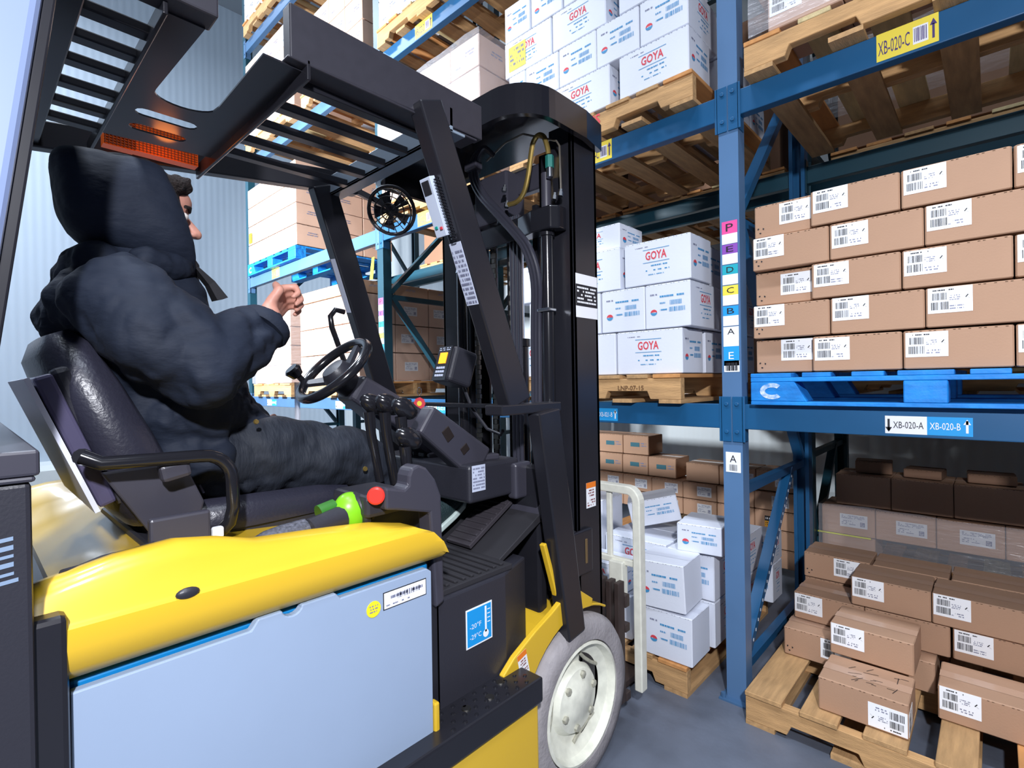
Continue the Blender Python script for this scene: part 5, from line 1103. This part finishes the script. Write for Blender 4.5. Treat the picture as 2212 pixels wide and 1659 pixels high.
# parka
b = BL()
b.ell((-1.43, 0.345, 1.135), (0.215, 0.175, 0.09)); b.ell((-1.43, 0.345, 1.24), (0.222, 0.185, 0.13)); b.ell((-1.43, 0.300, 1.36), (0.232, 0.172, 0.14))
b.ell((-1.43, 0.245, 1.455), (0.225, 0.140, 0.105)); b.ell((-1.43, 0.225, 1.51), (0.17, 0.105, 0.07)); b.ell((-1.43, 0.40, 1.20), (0.17, 0.165, 0.10)); b.ell((-1.43, 0.33, 1.47), (0.12, 0.10, 0.10))
b.ell((-1.43, 0.18, 1.43), (0.19, 0.085, 0.09))
b.chain([((-1.25, 0.225, 1.455), 0.098), ((-1.19, 0.275, 1.385), 0.098), ((-1.158, 0.335, 1.325), 0.082), ((-1.19, 0.42, 1.385), 0.068), ((-1.212, 0.475, 1.425), 0.054)])
b.chain([((-1.61, 0.225, 1.455), 0.098), ((-1.66, 0.30, 1.36), 0.092), ((-1.67, 0.37, 1.275), 0.078), ((-1.61, 0.47, 1.24), 0.066), ((-1.57, 0.54, 1.21), 0.052)])
b.chain([((-1.43, 0.27, 1.555), 0.095), ((-1.43, 0.235, 1.50), 0.12)])
b.chain([((-1.51, 0.20, 1.548), 0.045), ((-1.43, 0.175, 1.55), 0.045), ((-1.35, 0.20, 1.548), 0.045)])
jk = P(b, 'parka', cloth, 0.008, 0.030, smooth=6)
d2 = jk.modifiers.new('d2', 'DISPLACE'); d2.texture = tx2; d2.strength = 0.004; d2.mid_level = 0.5
d3 = jk.modifiers.new('d3', 'DISPLACE'); d3.texture = tx3; d3.strength = 0.017; d3.mid_level = 0.5
# hood with a real opening
def hr(y, cz, rx, rz, sh=0.0, n=28, sq=0.8):
    out = []
    for i in range(n):
        a = 2*PI*i/n; ca, sa = math.cos(a), math.sin(a)
        x = math.copysign(abs(ca)**sq, ca)*rx; z = math.copysign(abs(sa)**sq, sa)*rz
        out.append(V((-1.425+x, y-z*sh, cz+z)))
    return out
b = MB(); b.rings([hr(0.140, 1.706, 0.03, 0.03, 0.1), hr(0.140, 1.704, 0.085, 0.066, 0.15), hr(0.156, 1.698, 0.110, 0.090, 0.18), hr(0.195, 1.690, 0.120, 0.110, 0.16), hr(0.25, 1.685, 0.126, 0.120, 0.12), hr(0.305, 1.682, 0.122, 0.126, 0.12), hr(0.338, 1.678, 0.112, 0.128, 0.2),
    hr(0.352, 1.674, 0.100, 0.124, 0.3), hr(0.355, 1.674, 0.093, 0.117, 0.32), hr(0.348, 1.678, 0.088, 0.117, 0.3), hr(0.315, 1.685, 0.092, 0.117, 0.2), hr(0.25, 1.695, 0.100, 0.112), hr(0.19, 1.705, 0.08, 0.09), hr(0.17, 1.705, 0.02, 0.02)])
o = b.build('hood', cloth, per, True, ang=80); o.location = -pb
ss = o.modifiers.new('ss', 'SUBSURF'); ss.levels = 2; ss.render_levels = 2
d = o.modifiers.new('d', 'DISPLACE'); d.texture = tx; d.strength = 0.014; d.mid_level = 0.5
b = BL(); b.chain([((-1.49, 0.345, 1.565), 0.035), ((-1.425, 0.372, 1.575), 0.038), ((-1.36, 0.345, 1.565), 0.035), ((-1.325, 0.28, 1.56), 0.035)]); b.cap((-1.425, 0.365, 1.59), 0.035, (-1.425, 0.375, 1.53), 0.04)
P(b, 'collar', cloth, 0.007, 0.012, tex=tx2)
b = MB(); b.rings([[V((-1.40, 0.393, 1.575))+V((0, 0, 0)), V((-1.37, 0.39, 1.575)), V((-1.37, 0.385, 1.57)), V((-1.40, 0.385, 1.57))], [V((-1.40, 0.425, 1.545)), V((-1.37, 0.425, 1.545)), V((-1.37, 0.412, 1.535)), V((-1.40, 0.412, 1.535))], [V((-1.405, 0.452, 1.508)), V((-1.365, 0.452, 1.508)), V((-1.365, 0.428, 1.50)), V((-1.405, 0.428, 1.50))]])
o = b.build('collar_strap', mat('black_webbing', '#121218', 0.8), per); o.location = -pb
b = MB(); b.lathe([(0, 0.057), (0.006, 0.060), (0.022, 0.058), (0.030, 0.052)], (-1.207, 0.466, 1.415), (-0.2, 0.62, 0.75), 24)
o = b.build('cuff', cloth, per, True); o.location = -pb
# trousers
b = BL()
for s_, hx in ((1, -1.325), (-1, -1.535)):
    b.chain([((hx-0.02*s_, 0.37, 1.135), 0.098), ((hx, 0.50, 1.118), 0.095), ((hx, 0.64, 1.105), 0.088), ((hx, 0.745, 1.095), 0.080), ((hx, 0.80, 1.06), 0.074), ((hx, 0.89, 0.965), 0.062), ((hx, 0.95, 0.895), 0.056)])
b.ell((-1.43, 0.38, 1.115), (0.19, 0.13, 0.09))
tr = P(b, 'trousers', cloth2, 0.009, 0.022, smooth=4); d3 = tr.modifiers.new('d3', 'DISPLACE'); d3.texture = tx3; d3.strength = 0.014; d3.mid_level = 0.5
b = MB(); b.lathe([(0, 0.007), (0.003, 0.006)], (-1.243, 0.745, 1.062), (1, 0, 0.1), 16); o = b.build('snap_button', brass, per, True); o.location = -pb
b = MB()
for z in (0.0,): b.lathe([(0, 0.006), (0.004, 0.005)], (-1.215, 0.455, 1.21), (1, 0.2, 0.1), 14)
o = b.build('snap_button', brass, per, True); o.location = -pb
for hx in (-1.325, -1.535):
    R = Matrix.Rotation(math.radians(30), 3, 'X'); c = V((hx, 1.035, 0.858))
    b = MB(); n = 20; RS = []
    for y, w_, h0, h1 in ((-0.12, 0.02, -0.02, 0.03), (-0.11, 0.034, -0.036, 0.06), (-0.07, 0.038, -0.038, 0.085), (-0.02, 0.039, -0.036, 0.075), (0.04, 0.043, -0.036, 0.045), (0.09, 0.042, -0.036, 0.028), (0.12, 0.03, -0.034, 0.010), (0.13, 0.012, -0.030, -0.01)):
        RS.append([c+R@V((w_*math.copysign(abs(math.cos(2*PI*i/n))**0.7, math.cos(2*PI*i/n)), y, (h0+h1)/2+(h1-h0)/2*math.sin(2*PI*i/n))) for i in range(n)])
    b.rings(RS); o = b.build('sneaker', mat('dark_teal_mesh', '#1c3236', 0.6, bump=(200, 0.5)), per, True, ang=60); o.location = -pb
    b = MB(); RS = []
    for y, w_ in ((-0.122, 0.02), (-0.11, 0.036), (-0.02, 0.040), (0.05, 0.046), (0.10, 0.042), (0.135, 0.016)):
        RS.append([c+R@V(q) for q in ((-w_, y, -0.040), (w_, y, -0.040), (w_*1.04, y, -0.020), (-w_*1.04, y, -0.020))])
    b.rings(RS); s2 = b.build('sole', mat('pale_sole', '#c5d6d2', 0.6), o, False, 0.004)
